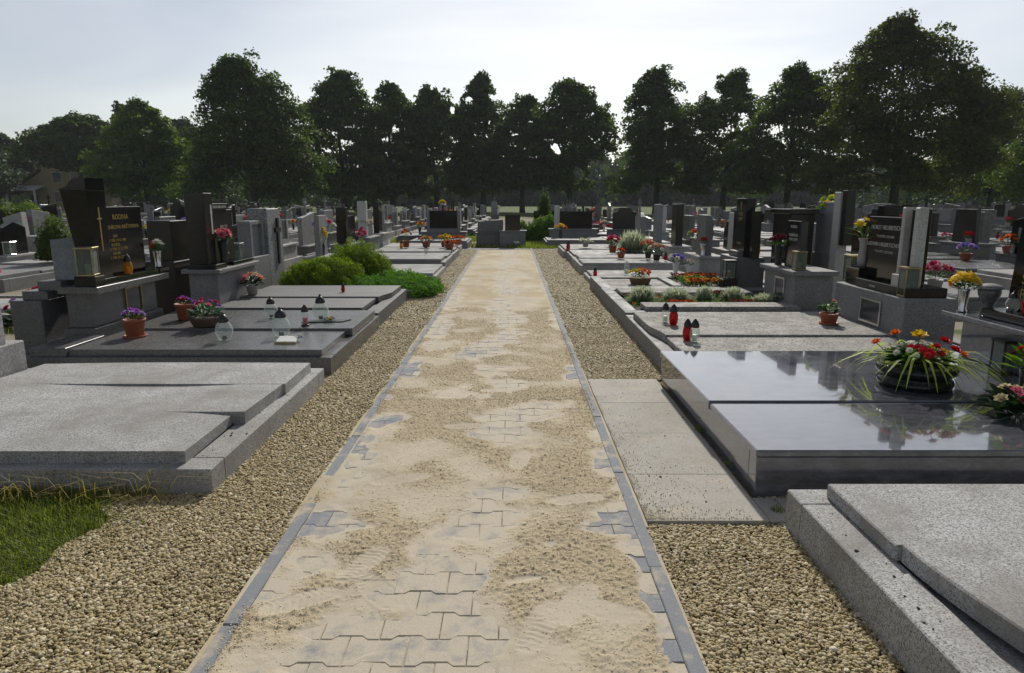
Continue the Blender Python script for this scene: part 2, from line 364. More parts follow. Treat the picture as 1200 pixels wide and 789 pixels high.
# where the sand has been swept or trodden away: (x, y, rx, ry, depth mm)
BARE = [(-.92, 3.0, .14, .13, 10), (-.70, 2.98, .10, .05, 8), (-.88, 4.05, .16, .32, 9), (-.80, 4.55, .20, .18, 7), (-.90, 5.9, .12, .45, 9), (-.86, 8.2, .13, .6, 9), (-.9, 10.4, .12, .8, 8),
        (.40, 2.93, .16, .07, 10), (.28, 2.80, .12, .05, 9), (.54, 2.55, .07, .3, 10), (.56, 2.1, .06, .2, 9), (.50, 3.05, .12, .12, 10), (.54, 3.75, .1, .25, 7), (.53, 5.85, .10, .25, 10), (.54, 8.5, .09, .9, 9), (.54, 11.5, .08, 1.2, 7),
        (-.62, 2.14, .13, .035, 9), (-.46, 2.19, .07, .03, 9), (-.72, 1.98, .05, .04, 8), (.02, 2.5, .05, .03, 6), (.1, 2.52, .06, .025, 7), (.18, 2.6, .05, .03, 7),
        (-.15, 6.9, .45, .5, 4), (-.5, 6.6, .2, .35, 4), (.15, 7.6, .3, .4, 4), (.2, 5.6, .35, .3, 3), (-.02, 3.35, .06, .05, 9), (-.33, 2.95, .1, .05, 4), (-.06, 2.15, .06, .07, 7)]
def bare(x, y):
    t = x * 0
    for bx_, by_, rx, ry, dp in BARE: t = t + dp * np.exp(-((x - bx_) / rx) ** 2 - ((y - by_) / ry) ** 2)
    return t
PRINTS = []
_pr = random.Random(5)
for (px_, py_, an) in ((-.52, 2.42, -.9), (-.80, 2.35, .5), (-.62, 2.62, 1.1), (.10, 2.20, 1.2), (.36, 2.28, -.4), (.24, 2.33, 1.0), (-.45, 1.98, .7), (-.35, 2.75, 1.3), (.32, 3.25, .2), (-.2, 3.1, .9), (-.6, 3.5, .3), (.05, 3.8, 1.4), (-.3, 4.4, .2), (.25, 4.6, .8), (-.1, 5.3, .3), (-.5, 5.2, 1.2)):
    PRINTS.append((px_, py_, an))
def sand_h(x, y):
    """height of the sand in mm over the block tops, and how crumbly it is"""
    xc = -.14 - .12 * np.exp(-((y - 2.3) / .8) ** 2) + .22 * np.exp(-((y - 4.6) / 1.2) ** 2) + .1 * np.sin(y * .8)
    warp = (fbm(x, y, 2.2, 3, 3) - .5) * .35
    n1 = fbm(x * 1.25, y * .8, 2.1, 4, 40) - .5
    n3 = fbm(x, y, 5.5, 3, 61) - .5
    T = 4.3 + 16 * n1 + 13 * n3 - 6.6 * np.exp(-((x + warp - xc) / .24) ** 2) - bare(x + warp * .25, y + warp * .25)
    T = T + 4.2 * np.exp(-((x + .55 + warp) / .17) ** 2) * (y > 2.5) + 4.6 * np.exp(-((x - .33 + warp) / .16) ** 2)
    rough = np.clip((T + .2) / 3.0, 0, 1) * np.clip((fbm(x, y, 2.6, 4, 77) - .28) / .20, .18, 1)
    smooth_pr = x * 0; tread = x * 0
    for px_, py_, an in PRINTS:
        ca, sa = math.cos(an), math.sin(an); u = ((x - px_) * ca + (y - py_) * sa) / .15; v = (-(x - px_) * sa + (y - py_) * ca) / .055
        g = np.clip(1.35 - (np.abs(u) ** 2.6 + np.abs(v) ** 2.6), 0, 1); g = np.clip(g * 2.2, 0, 1)
        smooth_pr = np.maximum(smooth_pr, g)
        tread = tread + g * np.clip(np.sin((u * .15 + np.abs(.35 * v * .055)) / .0042 + np.sin(v * 3 + px_ * 20)), -.6, .6) * 2.0 * np.clip((vnoise(x, y, 22, 12) - .3) * 4, 0, 1)
        rim = np.exp(-((np.abs(u) ** 2.6 + np.abs(v) ** 2.6 - 1.5) / .5) ** 2); T = T + rim * 1.9
    rough = rough * (1 - .85 * smooth_pr); T = np.where(T > .6, T + tread - 1.2 * smooth_pr, T)
    l1 = np.clip(fbm(x, y, 66, 2, 21) - .40, 0, 1) * 16; l2 = np.clip(fbm(x, y, 135, 1, 33) - .35, 0, 1) * 7
    l3 = np.clip(vnoise(x, y, 40, 90) - .88, 0, 1) * 34
    z = np.minimum(T, 7) + rough * (l1 + l2 + l3 - 2.2) + (fbm(x, y, 14, 3, 8) - .5) * 3.4 + (fbm(x, y, 60, 2, 9) - .5) * .7
    z = np.where(z < -1.2, -1.2 + (z + 1.2) * np.where(fbm(x, y, 9, 2, 50) > .47, 5, 1.2), z)
    return z, rough

# paving blocks: bone shaped, half-bond rows
BL, BH, AMP, GAP = .2067, .14, .0105, .0019
NX = 7.5; BX0 = XL + .062
def wave(t): # trapezoid wave with period BL, +1 at block ends
    t = (t / BL) % 1.0; t = abs(t - .5) * 2   # 1 at ends, 0 at centre
    return max(-1, min(1, (t - .5) * 10))
def block_mesh(x0, x1, ph, name):
    br_ = [k_ * BL + f_ * BL - ph for k_ in (-1, 0, 1, 2) for f_ in (.2, .3, .7, .8)]
    keep = [x0] + sorted(b_ for b_ in br_ if x0 + .001 < b_ < x1 - .001) + [x1]
    top = [(x, BH / 2 + AMP * wave(x + ph) - GAP / 2) for x in keep]; bot = [(x, -BH / 2 - AMP * wave(x + ph) + GAP / 2) for x in keep]
    def cl(seq):
        out = [seq[0]]
        for i in range(1, len(seq) - 1):
            if abs((seq[i][1] - out[-1][1]) * (seq[i + 1][0] - seq[i][0]) - (seq[i + 1][1] - seq[i][1]) * (seq[i][0] - out[-1][0])) > 1e-7: out.append(seq[i])
        return out + [seq[-1]]
    poly = cl(bot) + cl(top)[::-1]; n = len(poly); cx = (x0 + x1) / 2
    ins = [(cx + (p[0] - cx) * (1 - .003 / ((x1 - x0) / 2)), p[1] * (1 - .0035 / .07)) for p in poly]
    vs_ = [(p[0], p[1], -.06) for p in poly] + [(p[0], p[1], -.0035) for p in poly] + [(p[0], p[1], 0) for p in ins]
    fs_ = [tuple(range(2 * n, 3 * n))]
    for a in (0, n): fs_ += [(a + i, a + (i + 1) % n, a + n + (i + 1) % n, a + n + i) for i in range(n)]
    me = bpy.data.meshes.new(name); me.from_pydata(vs_, [], fs_); me.materials.append(M['concrete_block']); return me, vs_, fs_
full, fv, ff = block_mesh(GAP / 2, BL - GAP / 2, 0, 'paving_block')
halfA, hav, haf = block_mesh(GAP / 2, BL / 2 - GAP / 2, BL / 2, 'half_block')     # left end of odd rows
halfB, hbv, hbf = block_mesh(GAP / 2, BL / 2 - GAP / 2, 0, 'half_block')          # right end of even rows
far_v, far_f = [], []
row = 0; y = 1.78
br = random.Random(3)
while y < 20.8:
    odd = row % 2; items = []
    if odd: items.append((BX0, halfA, hav, haf)); items += [(BX0 + BL / 2 + i * BL, full, fv, ff) for i in range(7)]
    else: items += [(BX0 + i * BL, full, fv, ff) for i in range(7)]; items.append((BX0 + 7 * BL, halfB, hbv, hbf))
    for x, me, v_, f_ in items:
        dz = br.uniform(-.0016, .0016)
        if y < 6.95:
            o = bpy.data.objects.new('paving_block', me); COL.objects.link(o); o.parent = path; o.location = (x, y, dz)
            o.rotation_euler = (br.uniform(-.006, .006), br.uniform(-.006, .006), 0)
            b_ = float(bare(np.array([x + .1]), np.array([y]))[0]); o['dust'] = .36 - min(.21, max(0, b_ - 3.0) * .06)
        else:
            b = len(far_v); far_v += [(p[0] + x, p[1] + y, p[2] + dz) for p in v_]; far_f += [tuple(i + b for i in f) for f in f_]
    y += BH; row += 1
fb = bpy.data.meshes.new('far_paving'); fb.from_pydata(far_v, [], far_f); fo = link_mesh('far_paving', fb, 'concrete_block', path); fo['kind'] = 'stuff'; fo['dust'] = .34
es = None
for side, x0 in ((0, XL), (1, XR - .06)):
    y = 1.2 + side * .4
    while y < 20.8:
        L = .996; dz = br.uniform(-.002, .004)
        if es is None: es = MB().box(0, .058, 0, L, -.1, .003).build('edging_stone', 'edging_concrete', path, .004); o = es
        else: o = es.copy(); COL.objects.link(o); o.parent = path
        o.location = (x0 + br.uniform(-.003, .003), y, dz); y += 1.0

# sand sheet
ys = [1.62]
while ys[-1] < 20.75: ys.append(ys[-1] + max(.0055, .0021 * ys[-1]))
ys = np.array(ys); xs = np.arange(XL - .02, XR + .012, .0068)
GX, GY = np.meshgrid(xs, ys); Z, RG = sand_h(GX, GY)
edge = np.clip((GX - (XL + .05)) / .05, 0, 1) * np.clip((XR - .05 - GX) / .05, 0, 1)
spill = (GX < -.9) & (GY > 3.05) & (GY < 3.75)
Z = np.where(edge < 1, Z * edge + (1 - edge) * (-3 + 9 * (fbm(GX, GY, 6, 3, 5) - .47)), Z) + np.where(GX < -.93, 5 * np.exp(-((GY - 3.4) / .3) ** 2), 0)
V = np.stack([GX.ravel(), GY.ravel(), Z.ravel() * .001 + .0005], 1); nx_ = len(xs); ny_ = len(ys)
I = np.arange(nx_ * ny_).reshape(ny_, nx_); F = np.stack([I[:-1, :-1], I[:-1, 1:], I[1:, 1:], I[1:, :-1]], -1).reshape(-1, 4)
hid = (Z.ravel()[F] < -9).all(1); F = F[~hid]
sand = np_mesh('sand', V, F, 'sand', smooth=True); tag(sand, 'loose beige sand strewn over the paving blocks of the path', 'sand', kind='stuff')
a_ = sand.data.attributes.new('rough', 'FLOAT', 'POINT'); a_.data.foreach_set('value', RG.ravel().astype(np.float32))

# paving slabs beside the dark polished grave
landing = MB().box(.635, 1.262, 3.0, 5.63, -.06, -.045).build('paved_landing', 'bedding'); tag(landing, kind='structure'); ORG[landing.name] = Vector((0, 0, 0))
ps = None; y = 3.005
for i, L in enumerate((.56, .68, .68, .69)):
    o = MB().box(.642, 1.222, y, y + L - .0015, -.045, .006 + .0006 * (i % 2)).build('paving_slab', 'concrete_slab', landing, .0015); y += L
for (x0, x1) in ((1.227, 1.34), (1.345, 1.46)):
    MB().box(x0, x1, 3.005, 3.27, -.045, .002).build('paving_slab', 'concrete_slab', landing, .004)

# ------------------------------------------------------------------ gravel pebbles (geometry nodes on points)
def in_bed(x, y):
    left = (x < XL - .004) & (x > np.where(y < 3.36, -2.03 + .08 * np.sin(y * 5) + .05 * np.sin(y * 13), -1.66))
    right = (x > XR + .004) & (x < np.where(y < 3.0, 1.32, 1.56)) & ~((y > 2.99) & (y < 5.64) & (x < 1.27))
    return left | right
def pebble_pts(y0, y1, dens, s0, s1):
    n = int((3.7) * (y1 - y0) * dens); x = RNG.uniform(-2.1, 1.6, n); y = RNG.uniform(y0, y1, n); ok = in_bed(x, y); x = x[ok]; y = y[ok]; n = len(x)
    s = (s0 + (s1 - s0) * RNG.random(n) ** 2.2) * np.where(RNG.random(n) < .02, 1.5, 1)
    z = -.012 + RNG.random(n) * .008 + (fbm(x, y, 3, 2, 5) - .5) * .02 + np.where(RNG.random(n) > .85, .003, 0)
    sc = np.stack([s * RNG.uniform(.85, 1.35, n), s * RNG.uniform(.7, 1.05, n), s * RNG.uniform(.45, .75, n)], 1)
    rt = np.stack([RNG.normal(0, .35, n), RNG.normal(0, .35, n), RNG.uniform(0, 6.28, n)], 1)
    return np.stack([x, y, z], 1), sc, rt
A = [pebble_pts(1.6, 4.0, 19000, .0040, .0105), pebble_pts(4.0, 8.0, 9500, .0062, .0125), pebble_pts(8.0, 21.1, 3200, .0110, .018)]
P_ = np.concatenate([a[0] for a in A]); S_ = np.concatenate([a[1] for a in A]); T_ = np.concatenate([a[2] for a in A])
def instancer(name, P_, S_, T_, mat, label, cat):
    me = bpy.data.meshes.new(name); me.vertices.add(len(P_)); me.vertices.foreach_set('co', P_.astype(np.float32).ravel())
    for nm, arr in (('scl', S_), ('rot', T_)):
        at = me.attributes.new(nm, 'FLOAT_VECTOR', 'POINT'); at.data.foreach_set('vector', arr.astype(np.float32).ravel())
    ob = bpy.data.objects.new(name, me); COL.objects.link(ob); tag(ob, label, cat, kind='stuff')
    ng = bpy.data.node_groups.new(name, 'GeometryNodeTree')
    ng.interface.new_socket('Geometry', in_out='INPUT', socket_type='NodeSocketGeometry'); ng.interface.new_socket('Geometry', in_out='OUTPUT', socket_type='NodeSocketGeometry')
    N = ng.nodes.new; gi = N('NodeGroupInput'); go = N('NodeGroupOutput'); ic = N('GeometryNodeMeshIcoSphere'); ic.inputs['Subdivisions'].default_value = 2; ic.inputs['Radius'].default_value = 1
    ss = N('GeometryNodeSetShadeSmooth'); sm = N('GeometryNodeSetMaterial'); sm.inputs['Material'].default_value = M[mat]
    sp = N('GeometryNodeSetPosition'); nz = N('ShaderNodeTexNoise'); nz.inputs['Scale'].default_value = 1.1
    mp_ = N('ShaderNodeVectorMath'); mp_.operation = 'MULTIPLY_ADD'; mp_.inputs[1].default_value = (.7, .7, .7); mp_.inputs[2].default_value = (-.35, -.35, -.35)
    iop = N('GeometryNodeInstanceOnPoints')
    def nattr(nm):
        a = N('GeometryNodeInputNamedAttribute'); a.data_type = 'FLOAT_VECTOR'; a.inputs['Name'].default_value = nm; return a.outputs['Attribute']
    ln = ng.links.new
    ln(nz.outputs['Color'], mp_.inputs[0]); ln(ic.outputs['Mesh'], sp.inputs['Geometry']); ln(mp_.outputs[0], sp.inputs['Offset'])
    ln(sp.outputs[0], ss.inputs[0]); ln(ss.outputs[0], sm.inputs['Geometry']); ln(gi.outputs[0], iop.inputs['Points']); ln(sm.outputs[0], iop.inputs['Instance'])
    e2r = N('FunctionNodeEulerToRotation'); ln(nattr('rot'), e2r.inputs[0]); ln(e2r.outputs[0], iop.inputs['Rotation']); ln(nattr('scl'), iop.inputs['Scale']); ln(iop.outputs[0], go.inputs[0])
    md = ob.modifiers.new('grains', 'NODES'); md.node_group = ng
    return ob
instancer('gravel', P_, S_, T_, 'pebble', 'rounded beige gravel strips along both edges of the path', 'gravel')
# crumbs of damp sand lying on the sand sheet
def crumbs(n, y0, y1, s0, s1):
    x = RNG.uniform(XL + .03, XR - .03, n); y = y0 + (y1 - y0) * RNG.random(n) ** 1.5; z, rg_ = sand_h(x, y)
    ok = (RNG.random(n) < rg_ ** 1.2 * .62 + .03) & (z > -1.0); x, y, z = x[ok], y[ok], z[ok]; n = len(x)
    s = (s0 + (s1 - s0) * RNG.random(n) ** 3.5) * (1 + .07 * (y - 2))
    return np.stack([x, y, z * .001 + s * .05], 1), np.stack([s * RNG.uniform(.8, 1.3, n), s * RNG.uniform(.7, 1.1, n), s * RNG.uniform(.5, .9, n)], 1), RNG.uniform(0, 6.28, (n, 3)) * np.array([.1, .1, 1])
C_ = [crumbs(230000, 1.65, 5.0, .0009, .0036), crumbs(100000, 5.0, 9.5, .0015, .0036)]
n_ = 5200; lx = .645 + .5 * RNG.random(n_) ** 2.6; ly = 3.02 + 2.5 * RNG.random(n_) ** 2.4; ls = .0008 + .0024 * RNG.random(n_) ** 3
ok_ = fbm(lx, ly, 6, 3, 70) > .44; lx, ly, ls = lx[ok_], ly[ok_], ls[ok_]; n_ = len(lx)
C_.append((np.stack([lx, ly, lx * 0 + .0085], 1), np.stack([ls, ls, ls * .7], 1), RNG.uniform(0, 6, (n_, 3))))
instancer('sand_crumbs', *[np.concatenate([c_[i] for c_ in C_]) for i in range(3)], 'sand_crumb', 'crumbs of damp sand on the trodden path', 'sand')
n_ = 70; lx = np.concatenate([RNG.uniform(-1.71, -1.58, 40), RNG.uniform(.7, 1.2, 18), RNG.uniform(1.30, 1.41, 12)]); ly = np.concatenate([RNG.uniform(3.5, 5.4, 40), RNG.uniform(3.1, 5.3, 18), RNG.uniform(1.9, 2.9, 12)])
lz = np.concatenate([np.full(40, .127), np.full(18, .009), np.full(12, .177)]); ls = .002 + .006 * RNG.random(n_) ** 2
instancer('litter', np.stack([lx, ly, lz], 1), np.stack([ls * 1.4, ls, ls * .5], 1), RNG.uniform(0, 6, (n_, 3)) * np.array([.1, .1, 1]), 'debris', 'dark bits of leaf litter on kerbs and paving slabs', 'litter')

# ------------------------------------------------------------------ grass
def blades(pts, hmin, hmax, wid, lean=.5, bend=.5):
    n = len(pts); a = RNG.uniform(0, 6.283, n); h = RNG.uniform(hmin, hmax, n); w_ = wid * RNG.uniform(.7, 1.3, n); ln_ = RNG.uniform(.05, lean, n) * h
    dx, dy = np.cos(a), np.sin(a); b = np.stack([-dy, dx, dx * 0], 1) * w_[:, None] * .5; d = np.stack([dx, dy, dx * 0], 1)
    up = np.array([0, 0, 1.])
    p0 = pts; p1 = pts + up * (h * .55)[:, None] + d * (ln_ * .35)[:, None]; p2 = pts + up * (h * (1 - bend * .25))[:, None] + d * ln_[:, None]
    V = np.stack([p0 - b, p0 + b, p1 + b * .8, p1 - b * .8, p2 + b * .12, p2 - b * .12], 1).reshape(-1, 3)
    i = np.arange(n)[:, None] * 6; F = np.concatenate([i + np.array([0, 1, 2, 3]), i + np.array([3, 2, 4, 5])], 0); return V, F
n = 70000; x = RNG.uniform(-3.6, -1.72, n); y = RNG.uniform(1.5, 3.40, n)
bx = -1.99 + .10 * np.sin(y * 5) + .06 * np.sin(y * 13) + np.where(y > 3.2, .30 * (y - 3.2) / .2, 0); ok = (x < bx + RNG.normal(0, .06, n) + (vnoise(x, y, 12, 8) - .5) * .16) & (vnoise(x, y, 9, 4) > .05)
x, y = x[ok], y[ok]; tall = np.clip((y - 2.9) / .45, 0, 1)
pts = np.stack([x, y, x * 0 - .03], 1); Vb, Fb = blades(pts, .018, .045, .0036, 1.3)
lift = np.repeat(1 + tall * 1.3, 6); Vb[:, 2] = -.03 + (Vb[:, 2] + .03) * lift
lawn = np_mesh('grass', Vb, Fb, 'grass_blade'); tag(lawn, 'short green lawn in the near left corner beside the gravel', 'grass', kind='stuff')
n = 260; x = RNG.uniform(-3.2, -1.75, n); y = RNG.uniform(3.22, 3.33, n); pts = np.stack([x, y, x * 0 - .03], 1); Vb, Fb = blades(pts, .10, .30, .004, 1.6, 1.4)
dg = np_mesh('dry_grass', Vb, Fb, 'grass_dry'); tag(dg, 'long dry grass stalks against the kerb of the near left grave', 'grass', kind='stuff')
turf = MB().add([(-5, .8, -.030), (-2.02, .8, -.030), (-2.02, 3.3, -.030), (-5, 3.3, -.030)], [(0, 1, 2, 3)]).build('turf', 'turf_soil'); tag(turf, kind='structure')
def tuft(loc, n, r, h, label):
    a = RNG.uniform(0, 6.28, n); rr = r * np.sqrt(RNG.random(n)); pts = np.stack([loc[0] + rr * np.cos(a), loc[1] + rr * np.sin(a), loc[2] + a * 0], 1)
    Vb, Fb = blades(pts, h * .5, h, .006, 1.0); return tag(np_mesh('weed', Vb, Fb, 'grass_blade'), label, 'weed')
tuft((1.235, 4.30, 0), 40, .025, .05, 'small green weed in the joint midway along the dark polished grave')
tuft((1.235, 3.72, 0), 18, .015, .03, 'tiny weed in the joint nearer the front corner of the dark polished grave')
tuft((1.30, 3.12, 0), 30, .03, .03, 'mossy weed between the paving slabs in front of the dark polished grave')
# grass at the end of the path and on the far verge
n = 26000; x = RNG.uniform(-4.5, 4.0, n); y = RNG.uniform(22.0, 30, n); ok = vnoise(x, y, .7, 14) > .45; x, y = x[ok], y[ok]
pts = np.stack([x, y, x * 0 - .05], 1); Vb, Fb = blades(pts, .06, .17, .02, .8)
tag(np_mesh('verge_grass', Vb, Fb, 'grass_blade'), 'patchy green grass among the graves beyond the end of the path', 'grass', kind='stuff')
n = 5000; x = np.concatenate([RNG.normal(-6.6, .35, n // 2), RNG.normal(.95, .35, n // 2)]); y = np.concatenate([RNG.uniform(7.8, 9.2, n // 2), RNG.normal(22.1, .25, n // 2)])
pts = np.stack([x, y, x * 0 - .05], 1); Vb, Fb = blades(pts, .05, .16, .012, .8)
tag(np_mesh('rough_grass', Vb, Fb, 'grass_blade'), 'rough grass clumps at the path end and behind the left front graves', 'grass', kind='stuff')

# ------------------------------------------------------------------ graves
def outline(design, w, h):
    """front outline of a headstone, (p, z) with p 0..w, z 0..h"""
    if design == 'slant': return [(0, 0), (w, 0), (w, h), (0, h * .86)]
    if design == 'slant_back': return [(0, 0), (w, 0), (w, h * .84), (0, h)]
    if design == 'arch': return [(0, 0), (w, 0), (w, h * .80)] + [(w / 2 + w / 2 * math.cos(a), h * .80 + h * .20 * math.sin(a)) for a in [math.pi * i / 12 for i in range(1, 12)]] + [(0, h * .80)]
    if design == 'shoulder': return [(0, 0), (w, 0), (w, h * .78), (w * .80, h * .82), (w * .72, h), (w * .28, h), (w * .20, h * .82), (0, h * .78)]
    if design == 'wave': return [(0, 0), (w, 0)] + [(w * (1 - t), h * (.90 + .10 * math.sin(t * 4.2 + .4))) for t in [i / 14 for i in range(15)]]
    if design == 'gable': return [(0, 0), (w, 0), (w, h * .82), (w / 2, h), (0, h * .82)]
    if design == 'chamfer': return [(0, 0), (w, 0), (w, h * .86), (w * .82, h), (w * .08, h), (0, h * .93)]
    if design == 'trapeze': return [(0, 0), (w, 0), (w * .94, h), (w * .06, h)]
    return [(0, 0), (w, 0), (w, h), (0, h)]

def stone(parent, name, design, face, plane, p0, p1, z0, z1, t, mat, bevel=.006):
    """an upright stone; face = direction it looks, plane = coordinate of its front"""
    o = outline(design, p1 - p0, z1 - z0)
    if face == '-x': o = [(p1 - p, z0 + z) for p, z in o]
    else: o = [(p0 + p, z0 + z) for p, z in o]
    ax = face[1]; sg = 1 if face[0] == '+' else -1
    return MB().prism(o, ax, plane, plane - sg * t).build(name, mat, parent, bevel)

def cross(parent, face, plane, pc, zc, h, w, t, mat, name='cross', thick=None):
    m = MB(); ax = face[1]; sg = 1 if face[0] == '+' else -1; k_ = thick or max(.012, h * .1)
    poly = [(-k_ / 2, -h * .62), (k_ / 2, -h * .62), (k_ / 2, h * .12 - k_ / 2), (w / 2, h * .12 - k_ / 2), (w / 2, h * .12 + k_ / 2), (k_ / 2, h * .12 + k_ / 2), (k_ / 2, h * .38), (-k_ / 2, h * .38),
            (-k_ / 2, h * .12 + k_ / 2), (-w / 2, h * .12 + k_ / 2), (-w / 2, h * .12 - k_ / 2), (-k_ / 2, h * .12 - k_ / 2)]
    m.prism([(pc + p, zc + z) for p, z in poly], ax, plane + sg * t, plane - sg * t * .3); return m.build(name, mat, parent)

def kerb(parent, x0, x1, y0, y1, z, wd, mat, zb=-.06):
    x0, x1 = min(x0, x1), max(x0, x1)
    for b in ((x0, x1, y0, y0 + wd), (x0, x1, y1 - wd, y1), (x0, x0 + wd, y0 + wd + .002, y1 - wd - .002), (x1 - wd, x1, y0 + wd + .002, y1 - wd - .002)):
        MB().box(*b, zb, z).build('kerb_stone', mat, parent, .005)
def infill(parent, x0, x1, y0, y1, z, mat='soil'):
    return MB().box(x0, x1, y0, y1, -.05, z).build('infill', mat, parent)

def niche(parent, face, plane, p0, p1, z0, z1, frame='steel'):
    """framed candle niche let into a plinth front"""
    ax = face[1]; sg = 1 if face[0] == '+' else -1; d0, d1 = plane + sg * .018, plane - sg * .004; b = .022
    def bx4(a0, a1, c0, c1, e0, e1):
        lo, hi = min(e0, e1), max(e0, e1)
        return MB().box(lo, hi, a0, a1, c0, c1) if ax == 'x' else MB().box(a0, a1, lo, hi, c0, c1)
    fr = MB()
    for a0, a1, c0, c1 in ((p0, p1, z0, z0 + b), (p0, p1, z1 - b, z1), (p0, p0 + b, z0 + b, z1 - b), (p1 - b, p1, z0 + b, z1 - b)):
        lo, hi = min(d0, d1), max(d0, d1)
        fr.box(lo, hi, a0, a1, c0, c1) if ax == 'x' else fr.box(a0, a1, lo, hi, c0, c1)
    o = fr.build('niche_frame', frame, parent)
    bx4(p0 + b, p1 - b, z0 + b, z1 - b, plane + sg * .006, plane - sg * .003).build('niche_door', 'window_dark', o)
    return o

# --- near left: pale weathered granite with stepped cover
g = empty('grave', (-2.75, 4.4, 0), 'pale weathered granite grave with stepped cover slab beside the lawn', 'grave')
kerb(g, -1.565, -4.1, 3.34, 5.52, .125, .17, 'granite_pale')
infill(g, -1.74, -3.92, 3.53, 5.33, .10, 'granite_pale_warm')
def plate(parent, x0, x1, y0, y1, zb, zr, zl, zfr, zfl, mat, name='cover_slab', slant=0):
    # x0 = path side (z: zr near, zfr far), x1 = outer side (zl near, zfl far); slant shifts the path edge
    p = [(x1, y0, zb), (x0, y0, zb), (x0 + slant, y1, zb), (x1, y1, zb), (x1, y0, zl), (x0, y0, zr), (x0 + slant, y1, zfr), (x1, y1, zfl)]
    if x1 > x0: p = [p[1], p[0], p[3], p[2], p[5], p[4], p[7], p[6]]
    return MB().hexa(p).build(name, mat, parent, .002)
XS = [-3.80, -3.42, -3.15, -2.75, -2.35, -2.12, -1.95]
def strip(parent, y0, y1, xr0, xr1, zn, zf, mat):
    # one leaf of the cover: zn / zf = heights along its near / far edge at XS and at the path-side end
    xa = XS + [xr0]; xb = XS + [xr1]; n_ = len(xa); m = MB()
    m.v = [(x, y0, zn[i]) for i, x in enumerate(xa)] + [(x, y1, zf[i]) for i, x in enumerate(xb)] + [(x, y0, .125) for x in xa] + [(x, y1, .125) for x in xb]
    for i in range(n_ - 1):
        m.f += [(i, i + 1, n_ + i + 1, n_ + i), (2 * n_ + i, 2 * n_ + i + 1, i + 1, i), (n_ + i, n_ + i + 1, 3 * n_ + i + 1, 3 * n_ + i), (2 * n_ + i, 3 * n_ + i, 3 * n_ + i + 1, 2 * n_ + i + 1)]
    m.f += [(n_ - 1, 2 * n_ - 1 + 0, 4 * n_ - 1, 3 * n_ - 1), (0, n_, 3 * n_, 2 * n_)]
    return m.build('cover_slab', mat, parent)
F_ = [.206] * 8
strip(g, 3.43, 4.075, -1.735, -1.745, [.192] * 8, F_[:5] + [.2055, .199, .186], 'granite_pale')
strip(g, 4.0751, 4.73, -1.665, -1.645, F_, [.206, .206, .199, .190, .190, .196, .204, .203], 'granite_pale')
strip(g, 4.7301, 5.40, -1.625, -1.64, F_, [.190, .197, .201, .203, .203, .202, .201, .199], 'granite_pale')
MB().box(-3.83, -4.02, 3.9, 5.25, .125, .42).build('plinth', 'granite_pale', g, .008)
stone(g, 'headstone', 'arch', '+x', -3.86, 4.0, 5.1, .42, .86, .12, 'granite_pale')

# --- near right: pale granite with curved overlapping covers
g = empty('grave', (2.7, 1.9, 0), 'pale grey granite grave with overlapping curved cover in the near right corner', 'grave')
kerb(g, 1.285, 4.1, .75, 2.985, .175, .16, 'granite_pale')
infill(g, 1.46, 3.92, .93, 2.8, .15, 'granite_pale')
MB().prism([(1.425, 2.33), (3.9, 2.33), (3.9, 2.895), (1.425, 2.895)], 'z', .175, .242).build('cover_slab', 'granite_pale', g, .006)
cv = [(1.445 + .13 * (1 - math.cos(math.pi * t)) / 2, 2.328 - 1.0 * t) for t in [i / 10 for i in range(11)]]
MB().prism(cv + [(1.60, .9), (3.9, .9), (3.9, 2.328)], 'z', .175, .252).build('cover_slab', 'granite_pale', g, .006)
MB().box(3.75, 4.05, 1.0, 2.7, .26, .62).build('plinth', 'granite_pale', g, .008)
stone(g, 'headstone', 'slant', '-x', 3.85, 1.1, 2.6, .62, 1.1, .12, 'granite_grey')

# --- right: dark polished grave
g = empty('grave', (2.6, 4.4, 0), 'large dark polished granite grave with mirror-like cover beside the paving slabs', 'grave')
MB().box(1.25, 4.35, 3.295, 3.40, -.05, .212).build('kerb_stone', 'polished_indigo', g, .004)
MB().box(1.25, 1.36, 3.403, 5.56, -.05, .212).build('kerb_stone', 'polished_indigo', g, .004)
infill(g, 1.37, 4.3, 3.41, 5.54, .20, 'granite_mid')
MB().box(1.243, 4.0, 3.288, 4.118, .213, .250).build('cover_slab', 'polished_indigo', g, .006)
MB().box(1.236, 4.0, 4.124, 5.56, .204, .262).build('cover_slab', 'polished_indigo', g, .006)
MB().box(3.62, 4.2, 3.62, 5.40, .263, .575).build('plinth', 'polished_indigo', g, .006)
MB().box(3.50, 4.26, 3.50, 5.50, .576, .618).build('plinth_cap', 'polished_indigo', g, .006)
MB().box(3.62, 4.1, 3.62, 5.20, .619, .685).build('headstone_base', 'granite_blackish', g, .006)
h_ = stone(g, 'headstone', 'trapeze', '-x', 3.78, 3.80, 5.17, .686, 1.86, .16, 'granite_blackish', .008)
text(h_, 'ŠTĚPÁN\nSTRUZEK\nRAMIC', .105, (3.777, 5.04, 1.00), '-x', 'gilding', align='LEFT')
text(h_, '* 1', .08, (3.777, 5.02, 1.62), '-x', 'gilding', align='LEFT')
